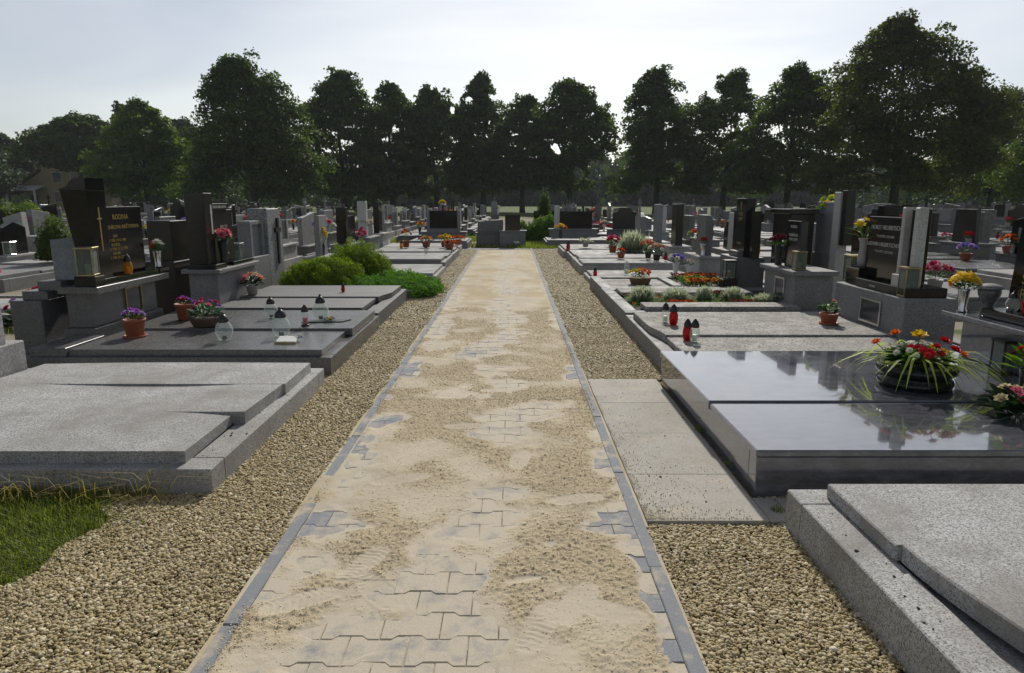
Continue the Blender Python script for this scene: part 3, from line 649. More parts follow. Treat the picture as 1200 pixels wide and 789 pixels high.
# --- right 2: weathered plates, headstone with pale pillars
g = empty('grave', (2.7, 6.8, 0), 'grey granite grave with black lettered panel and pale pillars, behind the polished one', 'grave')
kerb(g, 1.335, 4.35, 5.66, 7.92, .17, .13, 'granite_grey')
infill(g, 1.47, 4.2, 5.80, 7.78, .15, 'granite_grey')
MB().box(1.46, 3.95, 5.72, 6.33, .171, .225, ).build('cover_slab', 'terrazzo', g, .006)
cv = [(1.385 + .07 * (1 + math.cos(math.pi * t)) / 2, 6.335 + .55 * t) for t in [i / 8 for i in range(9)]]
MB().prism(cv[::-1] + [(3.62, 6.335), (3.62, 7.0), (1.385, 7.0)][0:1] + [(3.62, 6.885)], 'z', .171, .246).build('cover_slab', 'terrazzo', g, .004)
MB().box(1.385, 3.62, 6.89, 7.70, .171, .243).build('cover_slab', 'terrazzo', g, .006)
MB().box(3.63, 4.12, 6.24, 7.62, .16, .60).build('plinth', 'granite_grey', g, .008)
niche(g, '-x', 3.63, 6.62, 7.02, .27, .52)
MB().box(3.66, 4.05, 6.30, 7.25, .601, .69).build('headstone_base', 'granite_blackish', g, .006)
MB().box(3.70, 4.05, 7.28, 7.56, .601, .78).build('vase_block', 'granite_blackish', g, .006)
h_ = stone(g, 'headstone', 'rect', '-x', 3.80, 6.66, 7.36, .691, 1.33, .10, 'granite_blackish')
text(h_, 'HORST HELIBRTSCH', .062, (3.797, 7.01, 1.20), '-x', 'silver_letter'); text(h_, '* 17.2.1922  † 25.5.1986', .034, (3.797, 7.01, 1.12), '-x', 'silver_letter')
text(h_, 'LUDWIN HELIBRTSCHOVÁ', .056, (3.797, 7.01, 1.03), '-x', 'silver_letter'); text(h_, '* 12.6.1927  † 22.11.2001', .034, (3.797, 7.01, .965), '-x', 'silver_letter')
MB().box(3.74, 3.83, 6.60, 6.65, .691, 1.43).build('pillar', 'granite_pillar_pale', g, .01)
MB().box(3.80, 3.92, 6.46, 6.58, .691, 1.41).build('panel', 'granite_blackish', g, .006)
MB().box(3.74, 3.83, 6.36, 6.44, .691, 1.43).build('pillar', 'granite_pillar_pale', g, .01)
MB().box(3.665, 3.735, 6.44, 6.58, .691, .80).build('pale_block', 'granite_pillar_pale', g, .004)
tx = text(h_, 'RODINA', .03, (3.657, 6.9, .63), '-x', 'silver_letter')
# --- right 3: planted grave with lavender, small black stone
g = empty('grave', (2.6, 9.1, 0), 'grey granite grave planted with lavender tufts, small black headstone on its plinth', 'grave')
kerb(g, 1.345, 4.1, 7.97, 10.24, .19, .16, 'granite_grey')
infill(g, 1.51, 3.93, 8.14, 10.07, .17)
MB().box(1.60, 3.45, 8.06, 8.44, .191, .245).build('cover_slab', 'terrazzo', g, .006)
MB().box(1.52, 3.35, 9.42, 9.95, .191, .235).build('cover_slab', 'terrazzo', g, .006)
MB().box(3.42, 3.86, 8.22, 9.22, .15, .60).build('plinth', 'granite_grey', g, .008)
MB().box(3.36, 3.92, 8.15, 9.28, .601, .655).build('plinth_cap', 'granite_grey', g, .008)
niche(g, '-x', 3.42, 8.50, 8.82, .27, .54, 'steel')
h_ = stone(g, 'headstone', 'trapeze', '-x', 3.55, 8.46, 8.92, .656, 1.24, .09, 'granite_blackish')
text(h_, 'RODINA\n\nKUBÁŇOVA\n*1931 †1999', .05, (3.547, 8.69, 1.15), '-x', 'silver_letter')
# --- right 4: gravel bed with marigolds, tall dark stones
g = empty('grave', (2.6, 11.1, 0), 'grave with raised gravel bed, marigold border and tall black stepped headstone', 'grave')
kerb(g, 1.36, 4.2, 10.28, 11.86, .19, .16, 'granite_grey')
infill(g, 1.53, 4.0, 10.45, 11.69, .165, 'terrazzo')
MB().box(2.48, 2.62, 10.45, 11.68, .166, .205).build('divider', 'granite_grey', g, .005)
MB().box(3.42, 3.85, 10.42, 11.25, .15, .63).build('plinth', 'granite_mid', g, .008)
h_ = stone(g, 'headstone', 'rect', '-x', 3.55, 10.52, 10.98, .631, 1.52, .14, 'granite_blackish')
text(h_, 'KUŠEJ\nJOSEF', .07, (3.547, 10.75, 1.26), '-x', 'gilding'); text(h_, 'RODINA', .05, (3.547, 10.75, .82), '-x', 'gilding')
cross(h_, '-x', 3.55, 10.75, 1.42, .13, .06, .006, 'gilding')
stone(g, 'side_stone', 'rect', '-x', 3.58, 10.99, 11.18, .631, 1.34, .12, 'granite_blackish'); stone(g, 'side_stone', 'rect', '-x', 3.60, 10.30, 10.50, .631, 1.33, .12, 'granite_blackish')
MB().box(3.46, 3.60, 10.55, 10.95, .632, .72).build('name_block', 'granite_mid', g, .006)
# brown column and the rough grey stone standing behind
g = empty('gravestone', (4.05, 10.0, 0), 'tall plain brown-black stone pier right of the stepped black headstone', 'gravestone')
MB().box(3.92, 4.25, 9.72, 10.38, 0, 1.30).build('pier', 'granite_brown', g, .006); MB().box(3.88, 4.29, 9.68, 10.42, 1.301, 1.37).build('cap', 'granite_brown', g, .006)
g = empty('gravestone', (4.6, 9.4, 0), 'tall blue-grey weathered stone slab with a slim pale column at its edge', 'gravestone')
MB().box(4.42, 4.75, 9.32, 10.1, 0, .75).build('base', 'granite_mid', g, .006)
stone(g, 'headstone', 'rect', '-x', 4.42, 9.45, 10.05, .751, 1.47, .12, 'granite_bluegrey'); MB().box(4.36, 4.5, 9.24, 9.42, 0, 1.60).build('column', 'granite_pillar_pale', g, .006)
MB().box(4.38, 4.5, 9.10, 9.23, .9, 1.62).build('column', 'granite_brown', g, .006)

# --- left 1: dark grey double grave, leaning column and black stone
g = empty('grave', (-2.8, 6.9, 0), 'dark grey polished double grave with black headstone, leaning column and lanterns', 'grave')
kerb(g, -1.575, -4.45, 5.77, 7.97, .155, .13, 'granite_slate')
infill(g, -1.72, -4.3, 5.91, 7.83, .14, 'granite_slate')
plate(g, -1.665, -3.88, 5.83, 6.71, .156, .212, .215, .212, .215, 'granite_slate', slant=.0)
plate(g, -1.60, -3.88, 6.72, 7.86, .162, .236, .236, .236, .236, 'granite_slate')
MB().box(-3.885, -4.2, 5.80, 6.38, .156, .232).build('side_slab', 'granite_slate', g, .003)
MB().box(-3.98, -4.27, 6.40, 7.70, .15, .29).build('plinth_foot', 'granite_slate', g, .003)
MB().box(-4.02, -4.25, 6.45, 7.66, .291, .625).build('plinth', 'granite_slate', g, .006)
MB().box(-3.90, -4.28, 6.38, 7.75, .626, .69).build('plinth_cap', 'granite_slate', g, .003)
niche(g, '+x', -4.02, 7.02, 7.34, .32, .61, 'aged_brass')
MB().box(-3.96, -4.24, 6.57, 7.66, .691, .745).build('headstone_base', 'granite_blackish', g, .005)
h_ = stone(g, 'headstone', 'rect', '+x', -4.08, 6.80, 7.62, .746, 1.43, .10, 'granite_blackish')
text(h_, 'RODINA', .075, (-4.077, 7.21, 1.30), '+x', 'gilding'); text(h_, 'SLIESNÍKOVA KRIŠTOFOVA', .055, (-4.077, 7.21, 1.205), '+x', 'gilding')
text(h_, 'JAN\n*12.1.1926 †14.6.1986\nBOHUSL.\n*21.10.1924 †3.12.1998\nJAROM.\n*5.3.1948 †9.1.2006', .042, (-4.077, 7.08, 1.12), '+x', 'gilding')
# leaning column with scooped top
MB().hexa([(-4.13, 6.56, .746), (-3.97, 6.56, .746), (-3.97, 6.78, .746), (-4.13, 6.78, .746), (-4.22, 6.50, 1.585), (-3.97, 6.50, 1.585), (-3.97, 6.80, 1.585), (-4.22, 6.80, 1.585)]).build('column', 'granite_blackish', g, .004)
MB().prism([(-4.22, 1.586), (-3.97, 1.586), (-3.97, 1.70), (-4.07, 1.695), (-4.11, 1.675), (-4.14, 1.635), (-4.17, 1.61), (-4.22, 1.60)], 'y', 6.50, 6.80).build('column_top', 'granite_blackish', g)
cross(g, '+x', -3.97, 6.66, 1.27, .42, .07, .005, 'gilding', thick=.014)
MB().box(-3.92, -4.12, 6.40, 6.56, .691, .79).build('lantern_block', 'granite_blackish', g, .005)
MB().box(-3.95, -4.12, 7.66, 7.88, .691, .745).build('vase_block', 'granite_blackish', g, .005)
# its neighbour: low slab stone on stepped blocks
g = empty('gravestone', (-4.62, 6.7, 0), 'small leaning grey slab stone on stepped granite blocks left of the black headstone', 'gravestone')
MB().box(-4.46, -4.76, 6.40, 7.2, -.05, .56).build('block', 'granite_slate', g, .006); MB().box(-4.42, -4.66, 6.44, 7.1, .561, .645).build('block', 'granite_slate', g, .006)
MB().box(-4.30, -4.53, 6.48, 7.0, .646, .735).build('block', 'granite_mid', g, .006)
MB().hexa([(-4.42, 6.58, .736), (-4.16, 6.58, .736), (-4.16, 6.66, .736), (-4.42, 6.66, .736), (-4.45, 6.62, 1.12), (-4.18, 6.62, 1.15), (-4.18, 6.70, 1.15), (-4.45, 6.70, 1.12)]).build('headstone', 'granite_bluegrey', g, .005)

# --- left 2
g = empty('grave', (-2.8, 9.2, 0), 'grey granite grave with tall dark pillar headstone bearing pink flowers', 'grave')
kerb(g, -1.60, -4.1, 8.06, 10.3, .17, .15, 'granite_mid')
infill(g, -1.76, -3.95, 8.22, 10.14, .15, 'granite_mid')
plate(g, -1.80, -3.6, 8.12, 8.95, .171, .225, .225, .225, .225, 'granite_mid')
cv = [(-1.66 - .10 * (1 + math.cos(math.pi * t)) / 2, 8.955 + .5 * t) for t in [i / 8 for i in range(9)]]
MB().prism([(-3.6, 8.955)] + cv + [(-1.66, 10.15), (-3.6, 10.15)], 'z', .171, .243).build('cover_slab', 'granite_mid', g, .004)
MB().box(-3.66, -4.02, 8.47, 9.70, .15, .60).build('plinth', 'granite_grey', g, .006)
MB().box(-3.60, -4.08, 8.40, 9.76, .601, .65).build('plinth_cap', 'granite_grey', g, .006)
MB().box(-3.66, -4.02, 8.44, 8.78, .651, .71).build('headstone_base', 'granite_brown', g, .005)
MB().box(-3.76, -4.00, 8.48, 8.72, .711, 1.58).build('pillar', 'granite_brown', g, .005)
cross(g, '+x', -3.76, 8.66, 1.30, .36, .05, .006, 'silver_letter')
MB().box(-3.66, -4.0, 9.0, 9.66, .651, .70).build('headstone_base', 'granite_blackish', g, .005)
h_ = stone(g, 'headstone', 'rect', '+x', -3.84, 8.76, 9.50, .701, 1.37, .09, 'granite_brown')
MB().box(-3.82, -3.92, 8.74, 9.34, 1.371, 1.45).build('name_bar', 'granite_brown', h_, .004)
text(h_, 'RODINA KRAUSOVA', .05, (-3.817, 9.04, 1.39), '+x', 'silver_letter'); text(h_, 'JOSEF  *1925', .04, (-3.837, 9.2, 1.14), '+x', 'silver_letter'); text(h_, 'MARIE *1930 †1999', .04, (-3.837, 9.2, 1.05), '+x', 'silver_letter'); text(h_, 'VZPOMÍNÁME', .035, (-3.837, 9.2, .78), '+x', 'silver_letter')
g = empty('gravestone', (-4.45, 8.9, 0), 'squat brown-black stone block behind the pillar headstone with pink flowers', 'gravestone')
MB().box(-4.2, -4.62, 8.5, 9.2, -.05, .74).build('base', 'granite_brown', g, .006); MB().box(-4.26, -4.56, 8.62, 9.1, .741, 1.24).build('headstone', 'granite_brown', g, .006)
# --- framed stone and rough speckled stone
g = empty('gravestone', (-4.0, 10.6, 0), 'grey framed tablet stone on a plinth left of the speckled cross stone', 'gravestone')
MB().box(-3.9, -4.25, 10.35, 11.05, -.05, .64).build('plinth', 'granite_grey', g, .006)
MB().box(-3.95, -4.15, 10.42, 10.5, .641, 1.12).build('frame_post', 'granite_grey', g, .005); MB().box(-3.95, -4.15, 10.9, 11.0, .641, 1.18).build('frame_post', 'granite_grey', g, .005)
MB().box(-4.0, -4.1, 10.5, 10.9, .641, 1.12).build('tablet', 'granite_bluegrey', g)
MB().box(-3.95, -4.15, 10.42, 10.9, 1.121, 1.18).build('lintel', 'granite_grey', g, .005)
g = empty('gravestone', (-3.95, 11.4, 0), 'rough speckled granite stone with slanted shoulder and dark cross behind the juniper', 'gravestone')
h_ = MB().prism([(11.02, -.05), (11.72, -.05), (11.72, 1.12), (11.58, 1.36), (11.02, 1.36)], 'x', -3.9, -4.22).build('headstone', 'granite_speckled', g, .012)
cross(g, '+x', -3.9, 11.45, .92, .75, .26, .03, 'dark_plastic')
# --- juniper grave
g = empty('grave', (-2.7, 11.4, 0), 'old low grave overgrown by spreading juniper', 'grave')
kerb(g, -1.55, -3.7, 10.42, 12.5, .13, .14, 'granite_mid'); infill(g, -1.70, -3.55, 10.57, 12.35, .10)

# ------------------------------------------------------------------ generic graves
DES = ['rect', 'slant', 'arch', 'shoulder', 'wave', 'gable', 'chamfer', 'trapeze', 'slant_back', 'rect']
DWORD = dict(rect='square-topped', slant='slant-topped', arch='round-topped', shoulder='stepped-shoulder', wave='wavy-topped', gable='gabled', chamfer='corner-cut', trapeze='tapering', slant_back='sloping-topped')
MWORD = dict(granite_pale='pale grey', granite_grey='grey', granite_mid='mid grey', granite_slate='slate grey', granite_blackish='black', granite_brown='brown-black', granite_bluegrey='blue-grey', granite_speckled='speckled', granite_pale_warm='warm pale', terrazzo='coarse terrazzo')
def grave_local(rng, L=1.9, D=2.3, hs_mat=None, slab_mat=None, design=None, hh=None, slab=True, kerb_h=.17, plinth_h=.42, extra=None, n_slab=None, hw=None):
    """a grave facing -X; front kerb at x=0, along y -L/2..L/2"""
    g = empty('grave'); ORG[g.name] = Vector((0, 0, 0)); h = L / 2
    hs_mat = hs_mat or rng.choice(['granite_blackish', 'granite_grey', 'granite_mid', 'granite_slate', 'granite_brown', 'granite_blackish', 'granite_bluegrey', 'granite_slate', 'granite_speckled', 'granite_brown', 'granite_blackish'])
    slab_mat = slab_mat or rng.choice(['granite_grey', 'granite_pale', 'granite_mid', 'granite_mid', 'granite_slate', 'granite_grey'])
    design = design or rng.choice(DES); hh = hh or rng.uniform(.55, .85); hw = hw or L * rng.uniform(.38, .62)
    if slab:
        kerb(g, 0, D, -h, h, kerb_h, .13, slab_mat)
        k_ = n_slab or rng.choice([1, 2, 2]); e = .04; st_ = (L - 2 * e) / k_
        for i in range(k_): MB().box(.06 + .03 * (i % 2), D - .5, -h + e + i * st_, -h + e + (i + 1) * st_ - .006, kerb_h + .001, kerb_h + .05 + .018 * i).build('cover_slab', slab_mat, g, .006)
    pw = min(L * .46, hw * .5 + .18)
    MB().box(D - .46, D - .06, -pw, pw, -.05, plinth_h + .12).build('plinth', slab_mat, g, .006)
    MB().box(D - .50, D - .02, -pw - .04, pw + .04, plinth_h + .121, plinth_h + .165).build('plinth_cap', slab_mat, g, .006)
    z0 = plinth_h + .166
    if extra == 'pillar':
        stone(g, 'headstone', design, '-x', D - .33, -hw / 2, hw / 2 - .16, z0, z0 + hh * .85, .1, hs_mat); MB().box(D - .38, D - .16, hw / 2 - .155, hw / 2 + .02, z0, z0 + hh * 1.12).build('pillar', 'granite_pillar_pale' if rng.random() < .4 else hs_mat, g, .006)
    elif extra == 'frame':
        w_ = hw / 2
        MB().box(D - .36, D - .18, -w_, -w_ + .1, z0, z0 + hh).build('frame_post', slab_mat, g, .005); MB().box(D - .36, D - .18, w_ - .1, w_, z0, z0 + hh).build('frame_post', slab_mat, g, .005)
        MB().box(D - .36, D - .18, -w_ + .1, w_ - .1, z0, z0 + .1).build('sill', slab_mat, g); MB().box(D - .32, D - .2, -w_ + .1, w_ - .1, z0 + .1, z0 + hh - .02).build('tablet', hs_mat, g)
    else:
        h_ = stone(g, 'headstone', design, '-x', D - .33, -hw / 2, hw / 2, z0, z0 + hh, rng.uniform(.09, .16), hs_mat)
        if extra == 'cross': cross(h_, '-x', D - .27, 0, z0 + hh + .2, .42, .24, .04, hs_mat)
        elif extra == 'plaque': MB().box(D - .338, D - .3301, -hw * .33, hw * .33, z0 + hh * .3, z0 + hh * .7).build('tablet', 'granite_blackish' if hs_mat != 'granite_blackish' else 'granite_bluegrey', h_)
    g['_top'] = z0 + hh; g['_pl'] = plinth_h + .166; g['_sl'] = (kerb_h + .055) if slab else 0
    return g, MWORD.get(hs_mat, 'grey'), DWORD[design]
def put(g, x, y, rz): g.location = (x, y, 0); g.rotation_euler = (0, 0, rz)
rg = random.Random(21)
GR = []  # (x, y, sign, top z, plinth z, slab z, D) for placing flowers and lanterns
def front(side, y0, y1, a, label, **kw):
    L = y1 - y0; g, c_, d_ = grave_local(rg, L=L, **kw); D = kw.get('D', 2.3)
    put(g, side * a, (y0 + y1) / 2, 0 if side > 0 else math.pi); tag(g, label, 'grave')
    return g
# left front row beyond the juniper
front(-1, 12.72, 14.62, 1.42, 'long plain pale cover slab grave just beyond the juniper, grey pier stone', D=2.65, slab_mat='granite_pale', hs_mat='granite_grey', design='rect', hh=.78, hw=.55, n_slab=1, kerb_h=.10, plinth_h=.25)
front(-1, 14.78, 16.92, 1.45, 'double-slab grey grave with two slim dark and pale pier stones on grey plinth', D=2.6, slab_mat='granite_grey', hs_mat='granite_blackish', design='rect', hh=.72, hw=1.1, n_slab=2, extra='pillar', plinth_h=.36)
front(-1, 17.02, 18.9, 1.45, 'grey grave with white pillar beside dark panel, third beyond the juniper', D=2.6, slab_mat='granite_grey', hs_mat='granite_mid', design='rect', hh=.8, hw=1.0, extra='pillar', plinth_h=.40)
front(-1, 19.0, 20.7, 1.5, 'last grave of the left front row with flower pots on its pale slab', D=2.6, slab_mat='granite_pale', hs_mat='granite_blackish', design='rect', hh=.85, hw=.5, plinth_h=.4)
# right front row beyond the gravel bed
front(1, 11.92, 13.55, 1.42, 'narrow pale slab grave with glass lantern, grey lettered headstone, past the marigolds', D=2.4, slab_mat='granite_pale', hs_mat='granite_mid', design='chamfer', hh=.72, hw=.62, n_slab=1, kerb_h=.08, plinth_h=.34)
front(1, 13.95, 16.15, 1.40, 'wide grey double-slab grave carrying orange and cream bouquets', D=2.45, slab_mat='granite_pale', hs_mat='granite_brown', design='rect', hh=.88, hw=.42, n_slab=2, kerb_h=.18, plinth_h=.36)
front(1, 16.25, 17.9, 1.42, 'grave smothered in tall pale heather and pink geraniums, right front row', D=2.45, slab_mat='granite_grey', hs_mat='granite_bluegrey', design='rect', hh=.9, hw=.5, plinth_h=.32)
front(1, 18.0, 20.2, 1.35, 'last grave of the right front row with red votives on its white-lit slab', D=2.45, slab_mat='granite_pale', hs_mat='granite_grey', design='gable', hh=.7, hw=.8, extra='cross', plinth_h=.3)
# graves facing the end of the path
def facing(x, y, label, **kw):
    g, c_, d_ = grave_local(rg, **kw); put(g, x, y, math.pi / 2); tag(g, label, 'grave'); return g
facing(-2.35, 21.75, 'framed dark tablet headstone facing the camera left of the path end', L=1.9, D=2.3, slab_mat='granite_grey', hs_mat='granite_blackish', design='rect', hh=.72, hw=1.15, extra='frame', plinth_h=.26)
facing(-.72, 22.5, 'low grey block headstone facing the end of the path, left one of a pair', L=1.0, D=.8, slab=False, slab_mat='granite_mid', hs_mat='granite_mid', design='slant', hh=.42, hw=.85, plinth_h=.26)
facing(.02, 22.35, 'grey block with small black tablet facing the path end, right of a pair', L=1.1, D=.8, slab=False, slab_mat='granite_grey', hs_mat='granite_blackish', design='rect', hh=.5, hw=.5, plinth_h=.34)
facing(2.15, 22.2, 'wide black double headstone on grey plinth facing the camera right of the path end', L=2.1, D=2.3, slab_mat='granite_grey', hs_mat='granite_blackish', design='rect', hh=.70, hw=1.3, plinth_h=.34, extra='pillar')
facing(4.0, 22.6, 'dark brown stepped stone facing the camera, second right of the path end', L=1.9, D=2.2, slab_mat='granite_mid', hs_mat='granite_brown', design='shoulder', hh=.74, hw=.85, plinth_h=.32)
facing(1.35, 26.6, 'grey block stone behind the leafy shrub at the path end', L=1.6, D=.9, slab=False, slab_mat='granite_mid', hs_mat='granite_blackish', design='rect', hh=.6, hw=1.0, plinth_h=.3)
# --- rows behind
ROWS = [(-1, 7.35, math.pi * 0, 10.2, 44, 'second row left of the path'), (-1, 8.6, math.pi, 11.5, 44, 'third row left of the path'), (-1, 14.2, 0, 17, 46, 'fourth row left of the path'), (-1, 15.5, math.pi, 19.5, 48, 'fifth row left of the path'),
        (-1, 21.0, 0, 27, 50, 'far rows at the left'), (-1, 22.3, math.pi, 28, 50, 'far rows at the left'), (-1, 28, 0, 36, 54, 'far rows at the left'),
        (1, 7.2, math.pi, 9.0, 44, 'second row right of the path'), (1, 8.5, 0, 10.5, 44, 'third row right of the path'), (1, 14.1, math.pi, 17, 46, 'fourth row right of the path'), (1, 15.4, 0, 19, 48, 'fifth row right of the path'),
        (1, 21.0, math.pi, 27, 50, 'far rows at the right'), (1, 22.3, 0, 28, 50, 'far rows at the right'), (1, 28, math.pi, 36, 54, 'far rows at the right'),
        (-1, 1.6, math.pi, 30, 54, 'rows past the path end'), (1, 1.9, 0, 31, 54, 'rows past the path end'), (-1, 4.2, 0, 25, 50, 'rows past the path end'), (1, 4.6, math.pi, 26, 50, 'rows past the path end')]
for s_, a, rz, y0, y1, zone in ROWS:
    y = y0
    while y < y1:
        L = rg.uniform(1.5, 2.2)
        if rg.random() < .96:
            far_ = y > 30
            ex = rg.choice([None, None, 'pillar', 'frame', 'cross', 'plaque', None])
            g, c_, d_ = grave_local(rg, L=L, D=2.3, extra=ex, hh=rg.uniform(.5, .82), plinth_h=rg.uniform(.18, .42), n_slab=1 if far_ else None)
            x = s_ * a
            put(g, x, y + L / 2, rz)
            ew = dict(pillar=' with side pillar', frame=' framing a dark tablet', cross=' topped by a cross', plaque=' with inset tablet').get(ex, '')
            sh = 'framed' if ex == 'frame' else d_
            tag(g, f'{c_} {sh} headstone{ew}, {zone}', 'grave', 'graves in the ' + zone)
            GR.append((x, y + L / 2, 1 if rz == 0 else -1, g['_top'], g['_pl'], g['_sl'], L, zone))
        y += L + rg.uniform(.03, .5) + (rg.uniform(.6, 1.8) if rg.random() < .12 else 0)
for o in COL.objects:
    for k_ in ('_top', '_pl', '_sl'):
        if k_ in o: del o[k_]
# small stones crowding the far part, before the trees
rs = random.Random(77)
for i in range(100):
    y = rs.uniform(30, 58); x = rs.uniform(-.78, .78) * y
    if abs(x) < 1.2: continue
    if any(abs(x - a_[0]) < 1.6 and abs(y - a_[1]) < 1.4 for a_ in GR): continue
    mt = rs.choice(['granite_blackish', 'granite_slate', 'granite_mid', 'granite_bluegrey', 'granite_brown', 'granite_pale', 'granite_grey']); ds = rs.choice(DES); w_ = rs.uniform(.45, .9); h = rs.uniform(.9, 1.5)
    g = empty('gravestone', (x, y, 0)); MB().box(x - w_ * .7, x + w_ * .7, y - .18, y + .25, -.05, .32).build('plinth', 'granite_mid', g)
    h_ = stone(g, 'headstone', ds, '-y', y - .06, x - w_ / 2, x + w_ / 2, .321, h, .14, mt, 0)
    if rs.random() < .2: cross(h_, '-y', y, x, h + .16, .34, .2, .04, mt)
    zn = 'left of' if x < 0 else 'right of'; tag(g, f'small {MWORD[mt]} {DWORD[ds]} gravestone near the trees, {zn} the path', 'gravestone', f'small gravestones near the trees {zn} the path')
    GR.append((x, y, 2, h, .33, .33, w_, f'far stones near the trees {zn} the path'))
# a few named stones in the left middle distance
g = empty('gravestone', (-12.2, 17, 0), 'pale slanting grey tablet stone at the far left, bright in the light', 'gravestone')
MB().box(-11.6, -12.9, 16.8, 18.0, -.05, .62).build('plinth', 'terrazzo', g, .006)
MB().hexa([(-12.35, 16.9, .621), (-11.95, 16.9, .621), (-11.95, 17.1, .621), (-12.35, 17.1, .621), (-12.52, 17.0, 1.06), (-12.05, 17.0, 1.20), (-12.05, 17.2, 1.20), (-12.52, 17.2, 1.06)]).build('headstone', 'granite_pale', g, .006)
g = empty('grave', (-6.6, 9.0, 0), 'low pale kerbed grave without headstone behind the stepped blocks, far left', 'grave')
kerb(g, -5.2, -8.6, 8.1, 9.9, .14, .15, 'terrazzo'); infill(g, -5.37, -8.43, 8.27, 9.73, .11, 'gravel_base'); MB().box(-5.6, -8.3, 8.35, 9.2, .1101, .18).build('cover_slab', 'granite_pale', g, .006)

# ------------------------------------------------------------------ lanterns
CACHE = {}
def place(key, builder, loc, rz, label, cat, group=None, scale=1.0):
    if key not in CACHE: CACHE[key] = o = builder()
    else: o = copy_tree(CACHE[key])
    for p in ('label', 'category', 'group'):
        if p in o: del o[p]
    o.location = loc; o.rotation_euler = (0, 0, rz); o.scale = (scale,) * 3
    return tag(o, label, cat, group)
def root(name):
    g = empty(name); ORG[g.name] = Vector((0, 0, 0)); return g
def globe_lantern():
    g = root('grave_lantern')
    MB().lathe([(.035, .0), (.05, .006), (.062, .03), (.078, .075), (.080, .105), (.070, .145), (.050, .175), (.044, .185)], 28, lobes=14, la=.045).build('glass_globe', 'glass_clear', g, smooth=True)
    cap = MB().lathe([(.050, .180), (.052, .192), (.047, .215), (.034, .238), (.016, .252), (.010, .256), (.013, .266), (.008, .276), (.001, .278)], 20).build('lid', 'black_cap', g, smooth=True)
    MB().lathe([(.022, .008), (.022, .042), (.004, .044)], 14).build('candle', 'black_cap', g)
    return g
def votive(glass_, cap='black_cap', candle='candle_white'):
    def f():
        g = root('votive_candle')
        MB().lathe([(.026, 0), (.034, .006), (.040, .03), (.044, .06), (.042, .095), (.034, .125), (.030, .13)], 18).build('glass_body', glass_, g, smooth=True)
        MB().lathe([(.035, .128), (.036, .138), (.033, .16), (.022, .185), (.010, .196), (.009, .203), (.001, .206)], 16).build('lid', cap, g, smooth=True)
        MB().lathe([(.022, .008), (.022, .065), (.003, .068)], 12).build('candle', candle, g)
        return g
    return f
def pillar_votive():
    g = root('votive_candle')
    MB().lathe([(.040, 0), (.042, .012), (.034, .016)], 16).build('foot', 'black_cap', g, smooth=True)
    MB().lathe([(.034, .016), (.034, .06), (.040, .075), (.043, .12), (.034, .145)], 18).build('glass_body', 'glass_clear', g, smooth=True)
    MB().lathe([(.024, .02), (.024, .085), (.003, .087)], 12).build('candle', 'candle_red', g)
    MB().lathe([(.036, .145), (.037, .155), (.030, .185), (.014, .205), (.010, .215), (.001, .222)], 16).build('lid', 'bronze_cap', g, smooth=True)
    return g
def box_lantern(frame='aged_brass', w=.075, h=.25):
    def f():
        g = root('box_lantern')
        MB().box(-w, w, -w, w, 0, .018).build('base', frame, g, .003)
        for sx in (-1, 1):
            for sy in (-1, 1): MB().box(sx * w - sx * .012 if sx > 0 else -w, w if sx > 0 else -w + .012, (w - .012) if sy > 0 else -w, w if sy > 0 else -w + .012, .018, h).build('post', frame, g)
        for sx in (-1, 1):
            MB().box(sx * (w - .006) - .0015, sx * (w - .006) + .0015, -w + .012, w - .012, .02, h - .002).build('pane', 'glass_pane', g)
            MB().box(-w + .012, w - .012, sx * (w - .006) - .0015, sx * (w - .006) + .0015, .02, h - .002).build('pane', 'glass_pane', g)
        t = MB().box(-w - .008, w + .008, -w - .008, w + .008, h, h + .022).build('roof', frame, g, .004)
        MB().lathe([(.026, .019), (.026, .11), (.004, .115)], 12).build('candle', 'candle_white', g)
        return g
    return f
def lan(kind, loc, label, group=None, rz=0, scale=1.0):
    B = dict(globe=globe_lantern, red=votive('glass_red'), clear=votive('glass_clear', 'black_cap', 'candle_white'), amber=votive('glass_amber'), pale=votive('glass_white', 'glass_white'), pillar=pillar_votive,
             brass=box_lantern('aged_brass'), dark=box_lantern('dark_metal'), steelbox=box_lantern('steel', .065, .2), whitecap=votive('glass_white', 'black_cap'))
    nm = 'box lantern' if kind in ('brass', 'dark', 'steelbox') else ('lantern' if kind == 'globe' else 'candle')
    return place('lan_' + kind, B[kind], loc, rz, label, nm, group, scale)
Z1, Z1f = .2135, .237
lan('globe', (-2.68, 6.24, Z1), 'round clear glass lantern with brown-black lid nearest the flower bowl', scale=.96)
lan('globe', (-2.62, 7.33, Z1f), 'round clear glass lantern at the back of the dark double slab', scale=.86)
lan('globe', (-2.21, 6.42, Z1), 'biggest green-tinted glass globe lantern beside the white book', scale=1.03)
lan('globe', (-2.05, 7.22, Z1f), 'globe lantern standing by the black pansy tray', scale=1.0)
lan('pillar', (-2.11, 6.86, Z1f), 'slim glass candle with red wax between the globe lanterns', scale=1.0)
lan('red', (-2.34, 9.40, .244), 'lone small red votive at the back edge of the second left slab', scale=.62)
lan('amber', (-2.60, 13.2, .153), 'amber glass candle on the plain pale slab beyond the juniper', scale=1.1)
lan('clear', (1.60, 7.02, .2475), 'clear votive with dark lid, rear left pair on the grey slab', scale=1.0)
lan('red', (1.645, 6.85, .2475), 'red egg-shaped votive of the rear left pair on the grey slab', scale=1.05)
lan('red', (1.615, 6.17, .2265), 'red votive half hidden behind a clear one near the polished cover', scale=1.0)
lan('clear', (1.665, 6.10, .2265), 'clear votive with amber wax near the polished cover', scale=1.05)
